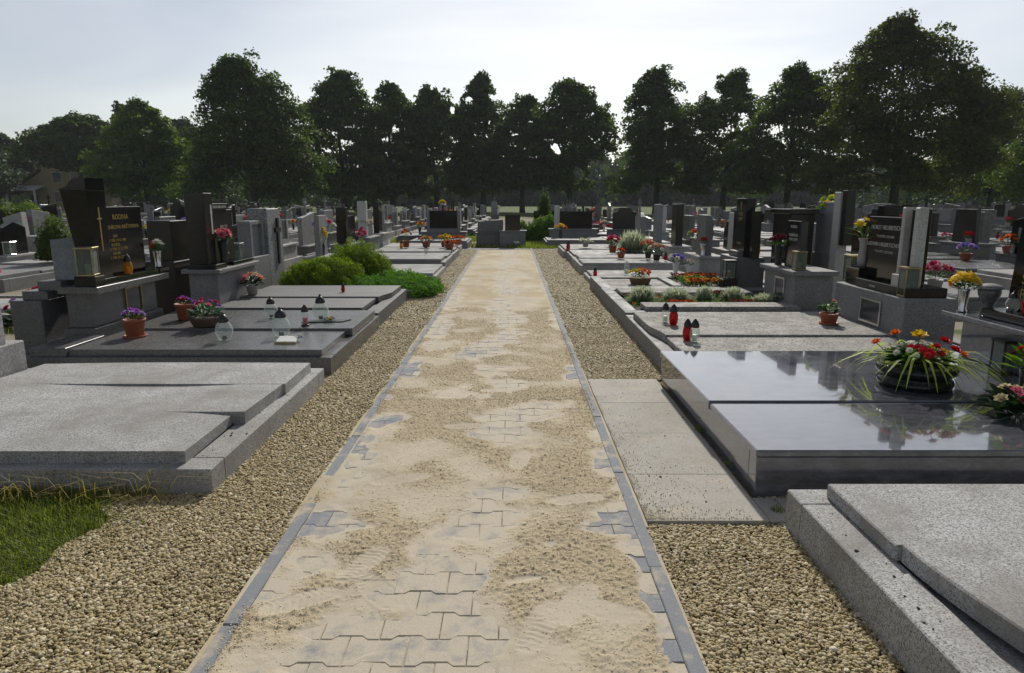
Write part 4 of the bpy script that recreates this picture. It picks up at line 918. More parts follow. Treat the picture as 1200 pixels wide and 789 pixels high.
lan('brass', (-4.02, 6.475, .791), 'brass-framed box lantern beside the leaning black column', rz=.2, scale=1.0)
lan('amber', (-3.97, 7.06, .746), 'yellow glass candle with black lid in front of the black headstone', scale=1.0)
lan('brass', (3.72, 6.29 + .09, .601), 'old brass box lantern at the foot of the pale pillar', rz=0, scale=.9).scale = (.85, .85, 1.05)
lan('brass', (3.82, 7.62, .60), 'brass box lantern left of the stone vase with daffodils', scale=1.1)
lan('brass', (3.50, 8.34, .656), 'box lantern on the plinth before the small black headstone', scale=.85)
lan('dark', (3.30, 10.36, .32), 'dark metal box lantern on a low block under the stepped black headstone', scale=1.05)
MBk = MB().box(3.18, 3.40, 10.25, 10.47, .15, .319).build('lantern_plinth', 'granite_brown', None, .006); tag(MBk, 'low dark stone block under the dark metal box lantern', 'block')
lan('pale', (2.11, 12.55, .151), 'pale glass candle alone on the narrow slab past the marigolds', scale=1.25)
lan('red', (1.50, 12.3, .133), 'small red votive at the path edge of the narrow slab', scale=.85)
lan('red', (3.22, 14.35, .253), 'red votive at the right of the orange and cream bouquets', scale=.85)
lan('red', (1.44, 17.6, .225), 'dark red votive with black lid at the path corner near the end', scale=1.2)
lan('red', (1.40, 17.3, .226), 'squat red votive at the kerb near the end of the right row', scale=.8)
lan('whitecap', (-2.03, 16.2, .245), 'white candle with black lid on the double-slab grey grave', scale=1.1)
lan('whitecap', (-1.75, 18.2, .245), 'white candle beside the yellow flower pots', scale=1.0)
lan('amber', (-2.9, 18.0, .245), 'amber candle beside the tall yellow arrangement', scale=1.0)
lan('steelbox', (-3.95, 9.85, .65), 'steel box lantern at the end of the pillar headstone plinth', scale=1.1)
lan('dark', (3.60, 4.85, .262), 'dark lantern with grey dome lid beside the planter bowl', scale=.9)
lan('globe', (3.72, 5.02, .685), 'amber-brown candle on the polished ledge in front of the gold lettering', scale=.55)
lan('red', (3.70, 4.84, .685), 'red glass candle on the polished ledge in front of the gold lettering', scale=.95)
lan('clear', (-5.25, 7.6, .0), 'clear lantern with bronze lid on the ground behind the stepped blocks', scale=1.2)
lan('amber', (-5.1, 7.65, .0), 'dark lidded lantern on the ground behind the stepped blocks', scale=1.2)
# urn on the polished plinth
g = empty('stone_urn', (3.72, 5.28, .619), 'dark stone urn with domed lid next to the yellow bouquet', 'urn')
MB().lathe([(.05, .619), (.055, .64), (.035, .68), (.05, .72), (.075, .77), (.08, .80), (.075, .82)], 20, (3.72, 5.28, 0)).build('bowl', 'granite_slate', g, smooth=True)
MB().lathe([(.092, .821), (.092, .833), (.07, .85), (.03, .86), (.001, .862)], 20, (3.72, 5.28, 0)).build('lid', 'granite_grey', g, smooth=True)
# white book plaque, black tray
g = empty('memorial_book', (-2.06, 6.13, Z1), 'small white open-book plaque in front of the biggest globe lantern', 'plaque')
MB().hexa([(-2.15, 6.07, Z1), (-1.97, 6.07, Z1), (-1.97, 6.20, Z1), (-2.15, 6.20, Z1), (-2.15, 6.07, Z1 + .022), (-1.97, 6.07, Z1 + .022), (-1.97, 6.20, Z1 + .05), (-2.15, 6.20, Z1 + .05)]).build('book', 'book_white', g, .003)
MB().box(-2.157, -1.963, 6.063, 6.066, Z1, Z1 + .018).build('edge', 'aged_brass', g)
text(g, '+', .05, (-2.06, 6.0625, Z1 + .002), '-y', 'gilding', name='mark', depth=.001)

# ------------------------------------------------------------------ flowers
def bloom_mesh(name, mat, r=.03, kind='rose'):
    m = MB(); q = random.Random(sum(map(ord, name)))
    if kind == 'rose':
        for ring, (n_, tilt, L) in enumerate(((6, .35, 1.0), (6, .85, .85), (4, 1.25, .62))):
            for i in range(n_):
                a = 2 * math.pi * i / n_ + ring * .5 + q.uniform(-.15, .15); d = Vector((math.cos(a) * math.cos(tilt), math.sin(a) * math.cos(tilt), math.sin(tilt)))
                m.leaf((0, 0, 0), d, (0, 0, 1), r * L * 1.15, r * 1.15)
    elif kind == 'daisy':
        for i in range(12):
            a = 2 * math.pi * i / 12; d = Vector((math.cos(a), math.sin(a), q.uniform(.1, .5))); m.leaf((0, 0, 0), d, (0, 0, 1), r, r * .5)
    elif kind == 'spike':
        for i in range(14):
            a = q.uniform(0, 6.28); z = i / 14 * r * 4; d = Vector((math.cos(a), math.sin(a), .8)); m.leaf((0, 0, z), d, (0, 0, 1), r * .6, r * .4)
    elif kind == 'trumpet':
        for i in range(6):
            a = 2 * math.pi * i / 6; d = Vector((math.cos(a), math.sin(a), .35)); m.leaf((0, 0, 0), d, (0, 0, 1), r * 1.1, r * .7)
        m.lathe([(r * .15, 0), (r * .3, r * .35), (r * .42, r * .5)], 10)
    me = bpy.data.meshes.new('bloom'); me.from_pydata(m.v, [], m.f); me.materials.append(M[mat]); return me
BM = {}
def bloom(parent, col, r, kind, loc, d, q):
    key = (col, kind, round(r, 3))
    if key not in BM: BM[key] = bloom_mesh(col + kind, 'petal_' + col, r, kind)
    o = bpy.data.objects.new('bloom', BM[key]); COL.objects.link(o); o.parent = parent; o.location = loc
    o.rotation_euler = (Vector(d).to_track_quat('Z', 'X') @ Matrix.Rotation(q.uniform(0, 6), 3, 'Z').to_quaternion()).to_euler(); s_ = q.uniform(.85, 1.15); o.scale = (s_,) * 3
    return o
POTS = dict(
    pot=([(.065, 0), (.075, .01), (.095, .15), (.105, .152), (.107, .175), (.096, .176), (.090, .16)], 'terracotta', .165),
    bowl=([(.09, .0), (.12, .008), (.135, .03), (.165, .09), (.172, .105), (.155, .107), (.15, .09)], 'brown_bowl', .095),
    cup=([(.06, 0), (.068, .008), (.088, .09), (.098, .095), (.098, .112), (.088, .112), (.084, .1)], 'terracotta', .10),
    grey=([(.05, 0), (.055, .01), (.07, .1), (.075, .11), (.066, .11), (.062, .1)], 'grey_vase', .1),
    green=([(.05, 0), (.055, .01), (.07, .1), (.075, .11), (.066, .11), (.062, .1)], 'soil', .1),
    vase=([(.05, 0), (.055, .012), (.03, .03), (.028, .06), (.045, .16), (.062, .24), (.056, .24), (.04, .2)], 'white_vase', .22),
    dvase=([(.035, 0), (.04, .01), (.035, .03), (.045, .15), (.05, .22), (.045, .22), (.04, .2)], 'dark_plastic', .2),
    svase=([(.035, 0), (.05, .04), (.055, .10), (.04, .19), (.045, .27), (.06, .31), (.052, .31), (.04, .28)], 'grey_vase', .29),
    mvase=([(.04, 0), (.045, .01), (.035, .03), (.05, .2), (.055, .22), (.048, .22)], 'steel', .2),
    basket=([(.13, 0), (.15, .01), (.18, .10), (.19, .11), (.175, .11), (.16, .1)], 'basket', .1),
    planter=([(.20, 0), (.225, .008), (.235, .03), (.228, .052), (.205, .062), (.21, .075), (.245, .10), (.252, .125), (.240, .145), (.225, .148), (.215, .135)], 'granite_blackish', .14))
def flowers(pot, cols, n, spread, height, loc, label, cat='flower pot', leaf='leaf_pot', kind='rose', r=.03, leafn=90, leafL=.05, saucer=False, seed=0, scale=1, join=False, ell=(1, 1), group=None, name=None, leafW=.55, key=None):
    if key and key in CACHE:
        return place(key, None, loc, seed, label, cat, group, scale)
    q = random.Random(seed * 13 + n + len(label)); g = root(name or ('flower_pot' if cat == 'flower pot' else cat.replace(' ', '_')))
    z0 = 0
    if pot:
        prof, pm, z0 = POTS[pot]; p = MB().lathe(prof, 24, sx=ell[0], sy=ell[1]).build('basket' if pot == 'basket' else ('vase' if 'vase' in pot else 'pot'), pm, g, smooth=True)
        if saucer: MB().lathe([(.08, .0), (.10, .002), (.105, .02), (.098, .02), (.09, .012)], 20, sx=ell[0] * (prof[0][0] / .065), sy=ell[1] * (prof[0][0] / .065)).build('saucer', pm, p, smooth=True)
        if 'vase' not in pot: MB().lathe([(.001, z0 - .012), (prof[-1][0], z0 - .014)], 16, sx=ell[0], sy=ell[1]).build('soil', 'soil', p)
    m = MB()
    for i in range(leafn):
        a = q.uniform(0, 6.283); rr = math.sqrt(q.random()); t = q.random()
        base = Vector((rr * spread * .8 * math.cos(a) * ell[0], rr * spread * .8 * math.sin(a) * ell[1], z0 + height * (.08 + .72 * t * (1 - .5 * rr))))
        d = Vector((math.cos(a) * (.4 + rr), math.sin(a) * (.4 + rr), q.uniform(-.1, .9))); L = leafL * q.uniform(.7, 1.3)
        m.leaf(base, d, (q.uniform(-.3, .3), q.uniform(-.3, .3), 1), L, L * leafW)
    fo_ = m.build('foliage', leaf, g)
    st_ = MB(); jm = {}
    for i in range(n):
        a = 2.4 * i + q.uniform(-.4, .4); rr = math.sqrt((i + .5) / n); c_ = cols[i % len(cols)]
        p = Vector((rr * spread * math.cos(a) * ell[0], rr * spread * math.sin(a) * ell[1], z0 + height * (1.0 - .38 * rr * rr) * q.uniform(.88, 1.06)))
        d = Vector((p.x * 3 / max(spread, .01) * .4, p.y * 3 / max(spread, .01) * .4 - .5, 1)).normalized()
        if not join: bloom(g, c_, r, kind, p, d, q)
        else:
            b = bloom_mesh('j', 'petal_' + c_, r, kind); R_ = Vector(d).to_track_quat('Z', 'X').to_matrix()
            jm.setdefault(c_, MB()).add([R_ @ v.co + p for v in b.vertices], [tuple(f.vertices) for f in b.polygons]); bpy.data.meshes.remove(b)
        st_.tube([(p.x * .3, p.y * .3, z0 * .9), (p.x * .8, p.y * .8, z0 + (p.z - z0) * .6), p], .0025, 4)
    for c_, mm in jm.items(): mm.build('blossoms', 'petal_' + c_, g)
    if n: st_.build('stems', 'stem_green', g)
    if key: CACHE[key] = g
    g.location = loc; g.rotation_euler = (0, 0, q.uniform(0, 6.28) if ell == (1, 1) else 0); g.scale = (scale,) * 3
    return tag(g, label, cat, group)
flowers('pot', ['purple', 'lilac'], 8, .085, .085, (-3.60, 6.40, Z1), 'terracotta pot of lilac-purple flowers on the near left slab', saucer=True, r=.036, leafn=70, leafL=.045, seed=1)
flowers('bowl', ['magenta', 'purple', 'pink', 'magenta'], 11, .15, .17, (-3.10, 6.82, Z1f), 'brown bowl of magenta and purple flowers on the dark double slab', leaf='leaf_bluegreen', r=.032, leafn=130, leafL=.07, seed=2)
flowers('pot', ['purple', 'magenta'], 5, .06, .07, (-3.50, 7.22, Z1f), 'terracotta pot with a purple bloom half behind the flower bowl', r=.032, leafn=40, seed=3)
flowers('grey', ['salmon', 'cream', 'pink'], 7, .12, .15, (-3.50, 9.15, .244), 'pot of pale pink poinsettias at the foot of the pillar headstone', leaf='leaf_dark', kind='daisy', r=.06, leafn=80, leafL=.08, seed=4, scale=1.1)
flowers(None, ['yellow', 'violet'], 9, .06, .03, (-1.93, 7.10, Z1f + .012), 'black tray of yellow and violet pansies', 'flower tray', kind='daisy', r=.018, leafn=30, leafL=.035, seed=5)
tray = MB().hexa([(-2.2, 7.02, Z1f), (-1.78, 7.06, Z1f), (-1.72, 7.2, Z1f), (-2.1, 7.16, Z1f), (-2.2, 7.02, Z1f + .01), (-1.78, 7.06, Z1f + .01), (-1.72, 7.2, Z1f + .01), (-2.1, 7.16, Z1f + .01)]).build('flat_tray', 'dark_plastic'); tag(tray, 'flat black plastic tray lying under the pansies', 'tray')
flowers(None, ['yellow', 'violet', 'yellow'], 5, .035, .02, (-1.97, 6.20, Z1 + .03), 'little pansy cluster on the white book plaque', 'flowers', kind='daisy', r=.016, leafn=14, leafL=.03, seed=6)
flowers('dvase', ['pink', 'salmon'], 7, .07, .10, (-3.70, 8.80, .711), 'bunch of pink roses against the tall pillar headstone', 'bouquet', r=.05, leafn=25, seed=7, scale=1.3)
flowers('mvase', ['white', 'white', 'red'], 6, .08, .14, (-4.02, 7.77, .746), 'steel vase with white lilies and a red bloom right of the black headstone', 'vase', kind='trumpet', r=.05, leafn=30, leafL=.09, seed=8, scale=.85)
flowers('green', ['magenta', 'purple'], 6, .12, .3, (-5.0, 6.9, 0.02), 'dark pot of pink and blue-green foliage at the left picture edge', leaf='leaf_dark', kind='rose', r=.03, leafn=90, leafL=.11, seed=9, scale=1.25)
# right
flowers('cup', ['salmon'], 1, .085, .15, (3.25, 6.90, .2475), 'terracotta bowl with a single coral geranium on the grey slab', r=.035, leafn=60, leafL=.06, saucer=True, leafW=.9, seed=10)
g = flowers('planter', ['white', 'white', 'red', 'white', 'white', 'yellow', 'white', 'red'], 34, .19, .15, (2.74, 4.50, .263), 'black polished stone planter of white and red flowers with striped grass', 'planter', kind='daisy', r=.028, leafn=330, leafL=.075, seed=11)
q = random.Random(4); m = MB()
for i in range(80):
    a = q.uniform(0, 6.283); L = q.uniform(.28, .56); w_ = .019; pr = None; d = Vector((math.cos(a), math.sin(a), 0)); sdv = Vector((-d.y, d.x, 0)); base = Vector((q.uniform(-.05, .05), q.uniform(-.05, .05), .14)); up = q.uniform(.5, 1.1)
    pts = [base + d * L * t + Vector((0, 0, L * up * (t - 1.15 * t * t))) for t in (0, .3, .6, .85, 1.0)]; ws = (.7, 1, .9, .5, .08)
    b = len(m.v)
    for p, ww in zip(pts, ws): m.v += [tuple(p - sdv * w_ * ww * .5), tuple(p + sdv * w_ * ww * .5)]
    m.f += [(b + 2 * j, b + 2 * j + 1, b + 2 * j + 3, b + 2 * j + 2) for j in range(4)]
o = m.build('striped_grass', 'leaf_striped', None); o.parent = g
for (c_, p, rr) in (('orange', (-.25, -.02, .27), .035), ('orange', (-.14, .05, .33), .035), ('yellow', (.0, .02, .33), .05), ('red', (.14, -.05, .32), .04), ('red', (.20, -.08, .27), .04), ('red', (.1, -.06, .28), .035), ('orange', (.25, -.05, .24), .03)):
    bloom(g, c_, rr, 'rose', p, (p[0] * 2, -.3, 1), q); MB().tube([(p[0] * .2, p[1] * .2, .13), (p[0] * .7, p[1] * .7, p[2] * .75), p], .003, 4).build('stem', 'stem_green').parent = g
flowers(None, ['cream', 'pink', 'salmon'], 8, .13, .16, (2.98, 3.86, .251), 'wreath-like bouquet of cream roses and dark leaves at the right edge', 'bouquet', leaf='leaf_dark', r=.045, leafn=110, leafL=.12, seed=12)
flowers('dvase', ['dark_red', 'red'], 9, .09, .16, (3.20, 4.10, .251), 'tall dark red berries with bright leaves at the right edge', 'bouquet', leaf='leaf_shrub', r=.03, leafn=36, leafL=.12, seed=13, scale=1.0)
flowers('mvase', ['yellow'], 12, .10, .14, (3.60, 5.40, .619), 'big yellow lily bouquet on the polished plinth corner', 'bouquet', kind='trumpet', r=.06, leafn=60, leafL=.06, seed=14, scale=.85)
flowers('svase', ['yellow', 'white', 'yellow', 'yellow'], 6, .11, .22, (3.80, 7.42, .781), 'pale stone vase with yellow and white daffodils', 'vase', leaf='leaf_pot', kind='trumpet', r=.055, leafn=26, leafL=.15, seed=15, scale=1.0, leafW=.2)
flowers('dvase', ['dark_red'], 14, .10, .13, (3.52, 9.04, .656), 'dark vase of wine-red flowers on the small black headstone plinth', 'vase', r=.032, leafn=40, leafL=.07, seed=16, scale=1.15)
flowers('basket', ['orange', 'yellow', 'orange', 'lime', 'salmon'], 13, .17, .12, (2.06, 10.95, .166), 'wicker basket of orange and yellow flowers on the gravel bed', 'basket', r=.045, leafn=70, leafL=.05, seed=17, name='flower_basket')
flowers('vase', ['violet', 'white', 'violet'], 12, .13, .12, (2.90, 12.10, .152), 'white footed vase of violet and white flowers', 'vase', r=.045, leafn=40, seed=18, scale=1.1)
flowers('vase', ['cream', 'red', 'white'], 6, .07, .10, (3.12, 12.0, .152), 'second white vase with cream and red flowers', 'vase', r=.035, leafn=40, seed=19, scale=.95)
flowers('cup', ['orange', 'red'], 9, .09, .10, (2.37, 14.9, .253), 'small pot of orange-red flowers on the wide grey slab', r=.045, leafn=20, seed=20, scale=.95)
flowers('pot', ['magenta', 'red', 'magenta'], 13, .16, .2, (2.42, 16.5, .25), 'terracotta pot of bright magenta geraniums before the pale heather', r=.05, leafn=100, leafL=.06, seed=21, scale=1.0)
flowers('green', ['salmon', 'orange', 'salmon'], 12, .2, .28, (2.95, 14.85, .253), 'tall peach-orange bouquet left of the cream one', 'bouquet', r=.05, leafn=60, leafL=.06, seed=22)
flowers('green', ['cream', 'white', 'salmon'], 11, .18, .2, (3.02, 14.3, .253), 'cream and white bouquet in a green pot on the wide slab', 'bouquet', leaf='leaf_dark', r=.045, leafn=80, leafL=.06, seed=23, scale=1.1)
flowers('pot', ['red', 'dark_red', 'yellow'], 8, .12, .3, (-2.85, 18.5, .24), 'tall red and yellow arrangement in a terracotta pot, left row end', r=.05, leafn=40, seed=24)
flowers('cup', ['yellow', 'orange', 'red'], 9, .14, .1, (-2.32, 18.6, .24), 'low bowl of mixed orange and yellow flowers, left row end', r=.04, leafn=40, seed=25, scale=1.3)
flowers('cup', ['yellow'], 6, .13, .16, (-1.82, 18.6, .24), 'pot of bright yellow flowers near the left path corner', r=.055, leafn=40, seed=26, scale=1.2)
flowers('cup', ['orange', 'rust'], 10, .14, .05, (-1.62, 17.8, .24), 'flat orange-red flower bowl at the left path corner', r=.045, leafn=20, seed=27, scale=1.3)
flowers('cup', ['rust', 'orange'], 10, .16, .07, (-1.55, 19.6, .24), 'rust-coloured flower bowl behind the orange one at the left path corner', r=.045, leafn=20, seed=28, scale=1.3)
flowers('dvase', ['magenta', 'pink'], 14, .09, .42, (-3.35, 15.4, .24), 'long cascade of magenta flowers hanging at the grey plinth', 'bouquet', r=.05, leafn=20, seed=29)
flowers('dvase', ['white', 'cream', 'lime'], 12, .16, .16, (-3.75, 17.6, .57), 'dark vase of white and pale green flowers on a plinth, left row', 'vase', r=.06, leafn=30, seed=30, scale=1.2)
flowers('green', ['red', 'white', 'red'], 8, .16, .12, (-3.75, 16.5, .53), 'low red and white flowers beside the dark pier stone', 'bouquet', r=.055, leafn=30, seed=31)
flowers('dvase', ['white', 'pink', 'yellow', 'lilac'], 12, .18, .25, (-3.9, 14.3, .5), 'mixed pale bouquet above the pier stones beyond the juniper', 'bouquet', r=.05, leafn=30, seed=32, scale=1.3)
flowers('dvase', ['yellow'], 9, .10, .30, (-3.75, 13.6, .42), 'yellow bouquet between the pier stones beyond the juniper', 'bouquet', r=.05, leafn=30, seed=33)
flowers('grey', ['pink', 'magenta'], 9, .12, .12, (2.75, 18.9, .25), 'pink bouquet in a dark vase, left of two at the right row end', 'bouquet', r=.05, leafn=30, seed=34, scale=1.2)
flowers('grey', ['magenta', 'pink'], 9, .12, .12, (3.05, 18.1, .25), 'pink bouquet in a dark vase, right of two at the right row end', 'bouquet', r=.05, leafn=30, seed=35, scale=1.2)
flowers('grey', ['white', 'cream'], 3, .12, .05, (1.98, 18.5, .25), 'grey pot with drooping silver leaves on the last right slab', leaf='leaf_lavender', leafn=50, leafL=.12, seed=36, scale=1.2)
flowers('dvase', ['red', 'yellow', 'orange', 'lime'], 10, .16, .16, (3.55, 13.1, .5), 'red, yellow and lime bouquet above the white vases', 'bouquet', leaf='leaf_shrub', r=.05, leafn=40, seed=37, scale=1.2)
flowers('mvase', ['red'], 4, .04, .12, (3.45, 12.4, .5), 'two red roses in a slim vase beside the lettered grey stone', 'vase', r=.045, leafn=10, seed=38)
flowers('dvase', ['yellow', 'yellow'], 9, .1, .15, (-2.35, 23.6, 1.1), 'yellow bouquet on top of the framed tablet headstone', 'bouquet', r=.06, leafn=10, seed=39)
flowers('dvase', ['yellow', 'orange'], 9, .14, .15, (1.55, 22.0, .28), 'yellow-orange flowers in front of the wide black headstone', 'bouquet', r=.06, leafn=20, seed=40, scale=1.2)
flowers(None, ['white'], 6, .1, .05, (.12, 22.2, .1), 'white posy in front of the small grey block at the path end', 'bouquet', r=.05, leafn=20, seed=41)
flowers('dvase', ['lime', 'yellow'], 7, .14, .24, (4.55, 9.95, 1.0), 'lime-green and yellow flowers peeping past the tall blue-grey slab', 'bouquet', leaf='leaf_shrub', r=.05, leafn=40, leafL=.1, seed=42, scale=1.2)
flowers('grey', ['red', 'red'], 12, .22, .08, (-6.1, 8.9, .181), 'red geranium pot on the low kerb at the far left', r=.05, leafn=40, seed=43, scale=1.0)
flowers('pot', ['pink', 'magenta'], 12, .22, .25, (-8.3, 10.6, .0), 'pink flowers in a pot at the left picture edge', r=.05, leafn=60, seed=44, scale=1.2)

# lavender tufts, marigold and ground cover on the planted graves
def tuft_plant(loc, r, h, n, label, mat='leaf_lavender', cat='plant', name='lavender', wid=.006, group=None):
    a = RNG.uniform(0, 6.283, n); ph = np.arccos(RNG.uniform(0.05, 1, n)); d = np.stack([np.cos(a) * np.sin(ph), np.sin(a) * np.sin(ph), np.cos(ph)], 1)
    p0 = np.stack([RNG.normal(0, r * .22, n), RNG.normal(0, r * .22, n), np.zeros(n)], 1); L = RNG.uniform(.8, 1.08, n)[:, None]
    tip = p0 + d * np.array([r, r, h]) * L; mid = p0 * .6 + tip * .4 + np.array([0, 0, h * .12]); sdv = np.stack([-np.sin(a), np.cos(a), 0 * a], 1) * wid
    V = np.stack([p0 - sdv * .5, p0 + sdv * .5, mid + sdv, mid - sdv, tip + sdv * .4, tip - sdv * .4], 1).reshape(-1, 3) ; i = np.arange(n)[:, None] * 6
    o = np_mesh(name, V, np.concatenate([i + np.array([0, 1, 2, 3]), i + np.array([3, 2, 4, 5])], 0), mat); o.location = loc
    return tag(o, label, cat, group)
for i, (x, y, r, h, w_) in enumerate(((1.72, 8.95, .17, .22, 'first from the path'), (2.16, 8.95, .19, .20, 'second from the path'), (2.55, 9.0, .11, .21, 'narrow third from the path'), (2.93, 9.0, .15, .20, 'fourth from the path'), (3.28, 8.75, .17, .15, 'low fifth, nearest the plinth'))):
    tuft_plant((x, y, .17), r, h, 1500, 'silver-green lavender tuft, ' + w_, group='lavender tufts on the planted grave')
def bed(name, x0, x1, y0, y1, z, cols, n, r, h, leafn, leaf, label, L=.05):
    g = empty(name, ((x0 + x1) / 2, (y0 + y1) / 2, z), label, 'flower bed'); q = random.Random(len(label)); m = MB()
    for i in range(leafn): m.leaf((q.uniform(x0, x1), q.uniform(y0, y1), z + q.uniform(0, h * .8)), (q.uniform(-1, 1), q.uniform(-1, 1), q.uniform(.1, 1)), (0, 0, 1), L * q.uniform(.6, 1.3), L * .5)
    m.build('foliage', leaf, g); per = {}
    for i in range(n):
        c_ = q.choice(cols); b = bloom_mesh('j', 'petal_' + c_, r * q.uniform(.8, 1.2), 'rose'); p = Vector((q.uniform(x0, x1), q.uniform(y0, y1), z + h * q.uniform(.75, 1.1))); R_ = Vector((q.uniform(-.4, .4), q.uniform(-.7, .2), 1)).to_track_quat('Z', 'X').to_matrix()
        per.setdefault(c_, MB()).add([R_ @ v.co + p for v in b.vertices], [tuple(f.vertices) for f in b.polygons]); bpy.data.meshes.remove(b)
    for c_, mm in per.items(): o = mm.build('blossoms', 'petal_' + c_, g); o['kind'] = 'stuff'
    return g
bed('marigold_bed', 2.70, 3.40, 10.46, 10.80, .165, ['orange', 'rust', 'yellow', 'rust'], 170, .026, .10, 500, 'leaf_pot', 'dense orange marigolds in the front half of the gravel bed border')
bed('marigold_bed', 2.70, 3.42, 11.25, 11.66, .165, ['rust', 'orange', 'dark_red'], 120, .026, .10, 500, 'leaf_pot', 'rust-red marigolds along the back of the gravel bed border')
bed('flower_mix', 2.72, 3.15, 10.85, 11.2, .165, ['yellow', 'cream', 'lime'], 16, .022, .11, 500, 'leaf_shrub', 'green leafy patch with pale yellow flowers between the marigold bands')
bed('ground_cover', 1.53, 3.4, 8.48, 9.35, .165, ['rust', 'dark_red', 'orange'], 60, .02, .05, 2600, 'leaf_creeper', 'creeping green ground cover with red flecks under the lavender', .035)
bed('sedum_patch', 2.0, 2.32, 8.55, 8.72, .175, ['rust', 'orange'], 90, .02, .05, 60, 'leaf_pot', 'rust-red sedum patch in front of the second lavender tuft')
bed('sedum_patch', 2.80, 3.1, 8.55, 8.75, .175, ['rust', 'dark_red'], 80, .02, .05, 60, 'leaf_pot', 'rust-red sedum patch in front of the fourth lavender tuft')
bed('sedum_patch', 2.62, 2.95, 9.12, 9.35, .175, ['rust', 'dark_red'], 70, .022, .09, 60, 'leaf_pot', 'red-brown sedum between the third and fourth lavender tufts')
tuft_plant((2.95, 16.9, .22), .42, .55, 1400, 'tall pale heather clump right of the magenta geraniums', wid=.012, name='heather', mat='leaf_lavender')

# ------------------------------------------------------------------ shrubs
def leaf_quads(P, Nrm, size, aspect=.6, jit=.9):
    n = len(P); d = Nrm + RNG.normal(0, jit, (n, 3)); d /= np.linalg.norm(d, axis=1)[:, None] + 1e-9
    u = np.cross(d, RNG.normal(0, 1, (n, 3))); u /= np.linalg.norm(u, axis=1)[:, None] + 1e-9; v = np.cross(d, u)
    s_ = (size * RNG.uniform(.6, 1.35, n))[:, None]
    V = np.stack([P - u * s_ * .5, P + v * s_ * .5 * aspect + d * s_ * .08, P + u * s_ * .5, P - v * s_ * .5 * aspect + d * s_ * .08], 1).reshape(-1, 3)
    return V, np.arange(4 * n).reshape(-1, 4)
def unit(n):
    d = RNG.normal(0, 1, (n, 3)); return d / np.linalg.norm(d, axis=1)[:, None]
def mound(name, lobes, n, size, mat, label, cat='shrub', stemz=None):
    g = empty(name, (lobes[0][0], lobes[0][1], lobes[0][2]), label, cat); P = []; D = []
    tot = sum(l[3] * l[4] for l in lobes)
    for (x, y, z, rx, ry, rz) in lobes:
        k_ = int(n * rx * ry / tot); d = unit(k_); d[:, 2] = np.abs(d[:, 2]); rad = RNG.uniform(.80, 1.04, k_)
        bumps = 1 + .12 * np.sin(d[:, 0] * 9 + x * 7) * np.sin(d[:, 1] * 8 + y * 5) + .07 * np.sin(d[:, 2] * 17 + d[:, 0] * 13)
        P.append(np.array([x, y, z]) + d * np.array([rx, ry, rz]) * (rad * bumps)[:, None]); D.append(d)
    P = np.concatenate(P); D = np.concatenate(D); V, F = leaf_quads(P, D, size, .42, .7)
    c_ = np_mesh('foliage', V, F, mat, g); m = MB()
    for (x, y, z, rx, ry, rz) in lobes: m.lathe([(rx * .80, 0), (rx * .78, rz * .35), (rx * .55, rz * .66), (rx * .2, rz * .8), (.001, rz * .82)], 14, (x, y, z), 1, ry / rx)
    m.build('inner_growth', mat, g, smooth=True); return g
mound('juniper_shrub', [(-3.0, 11.0, .08, .62, .55, .50), (-3.35, 10.85, .08, .35, .4, .40)], 26000, .035, 'leaf_juniper', 'rounded yellow-green juniper mound, the nearer left one')
mound('juniper_shrub', [(-2.75, 11.95, .08, .52, .5, .68), (-2.4, 11.9, .08, .35, .4, .50)], 22000, .035, 'leaf_juniper', 'rounded yellow-green juniper mound, the taller one behind')
mound('creeping_juniper', [(-2.35, 10.85, .05, .6, .5, .24), (-1.85, 10.95, .05, .55, .55, .23), (-1.48, 10.80, .04, .36, .42, .20), (-2.0, 11.5, .05, .6, .6, .27), (-1.5, 11.35, .04, .35, .45, .2)], 32000, .035, 'leaf_creeper', 'flat dark green creeping juniper spilling over the kerb')
mound('leafy_shrub', [(1.15, 25.3, 0, .62, .5, .85), (.75, 25.4, 0, .4, .4, .6), (1.45, 25.2, 0, .35, .35, .95)], 5000, .10, 'leaf_shrub', 'bright green leafy shrub at the far end of the path')
mound('leafy_shrub', [(.28, 25.2, 0, .35, .35, .75)], 1600, .09, 'leaf_shrub', 'smaller loose green shrub left of the bright one at the path end')
g = mound('thuja', [(1.25, 27.0, 0, .32, .32, 1.75)], 4500, .07, 'leaf_linden', 'narrow dark conical thuja behind the bright shrub', 'shrub')
mound('round_shrub', [(-17.5, 24.5, 0, 1.3, 1.0, 1.35)], 6000, .12, 'leaf_bright', 'rounded light green bush in front of the ochre house')
mound('box_shrub', [(-9.3, 14.0, .3, .38, .38, .85)], 3500, .05, 'leaf_linden', 'small dark clipped bush by the slanting grey tablet stone')

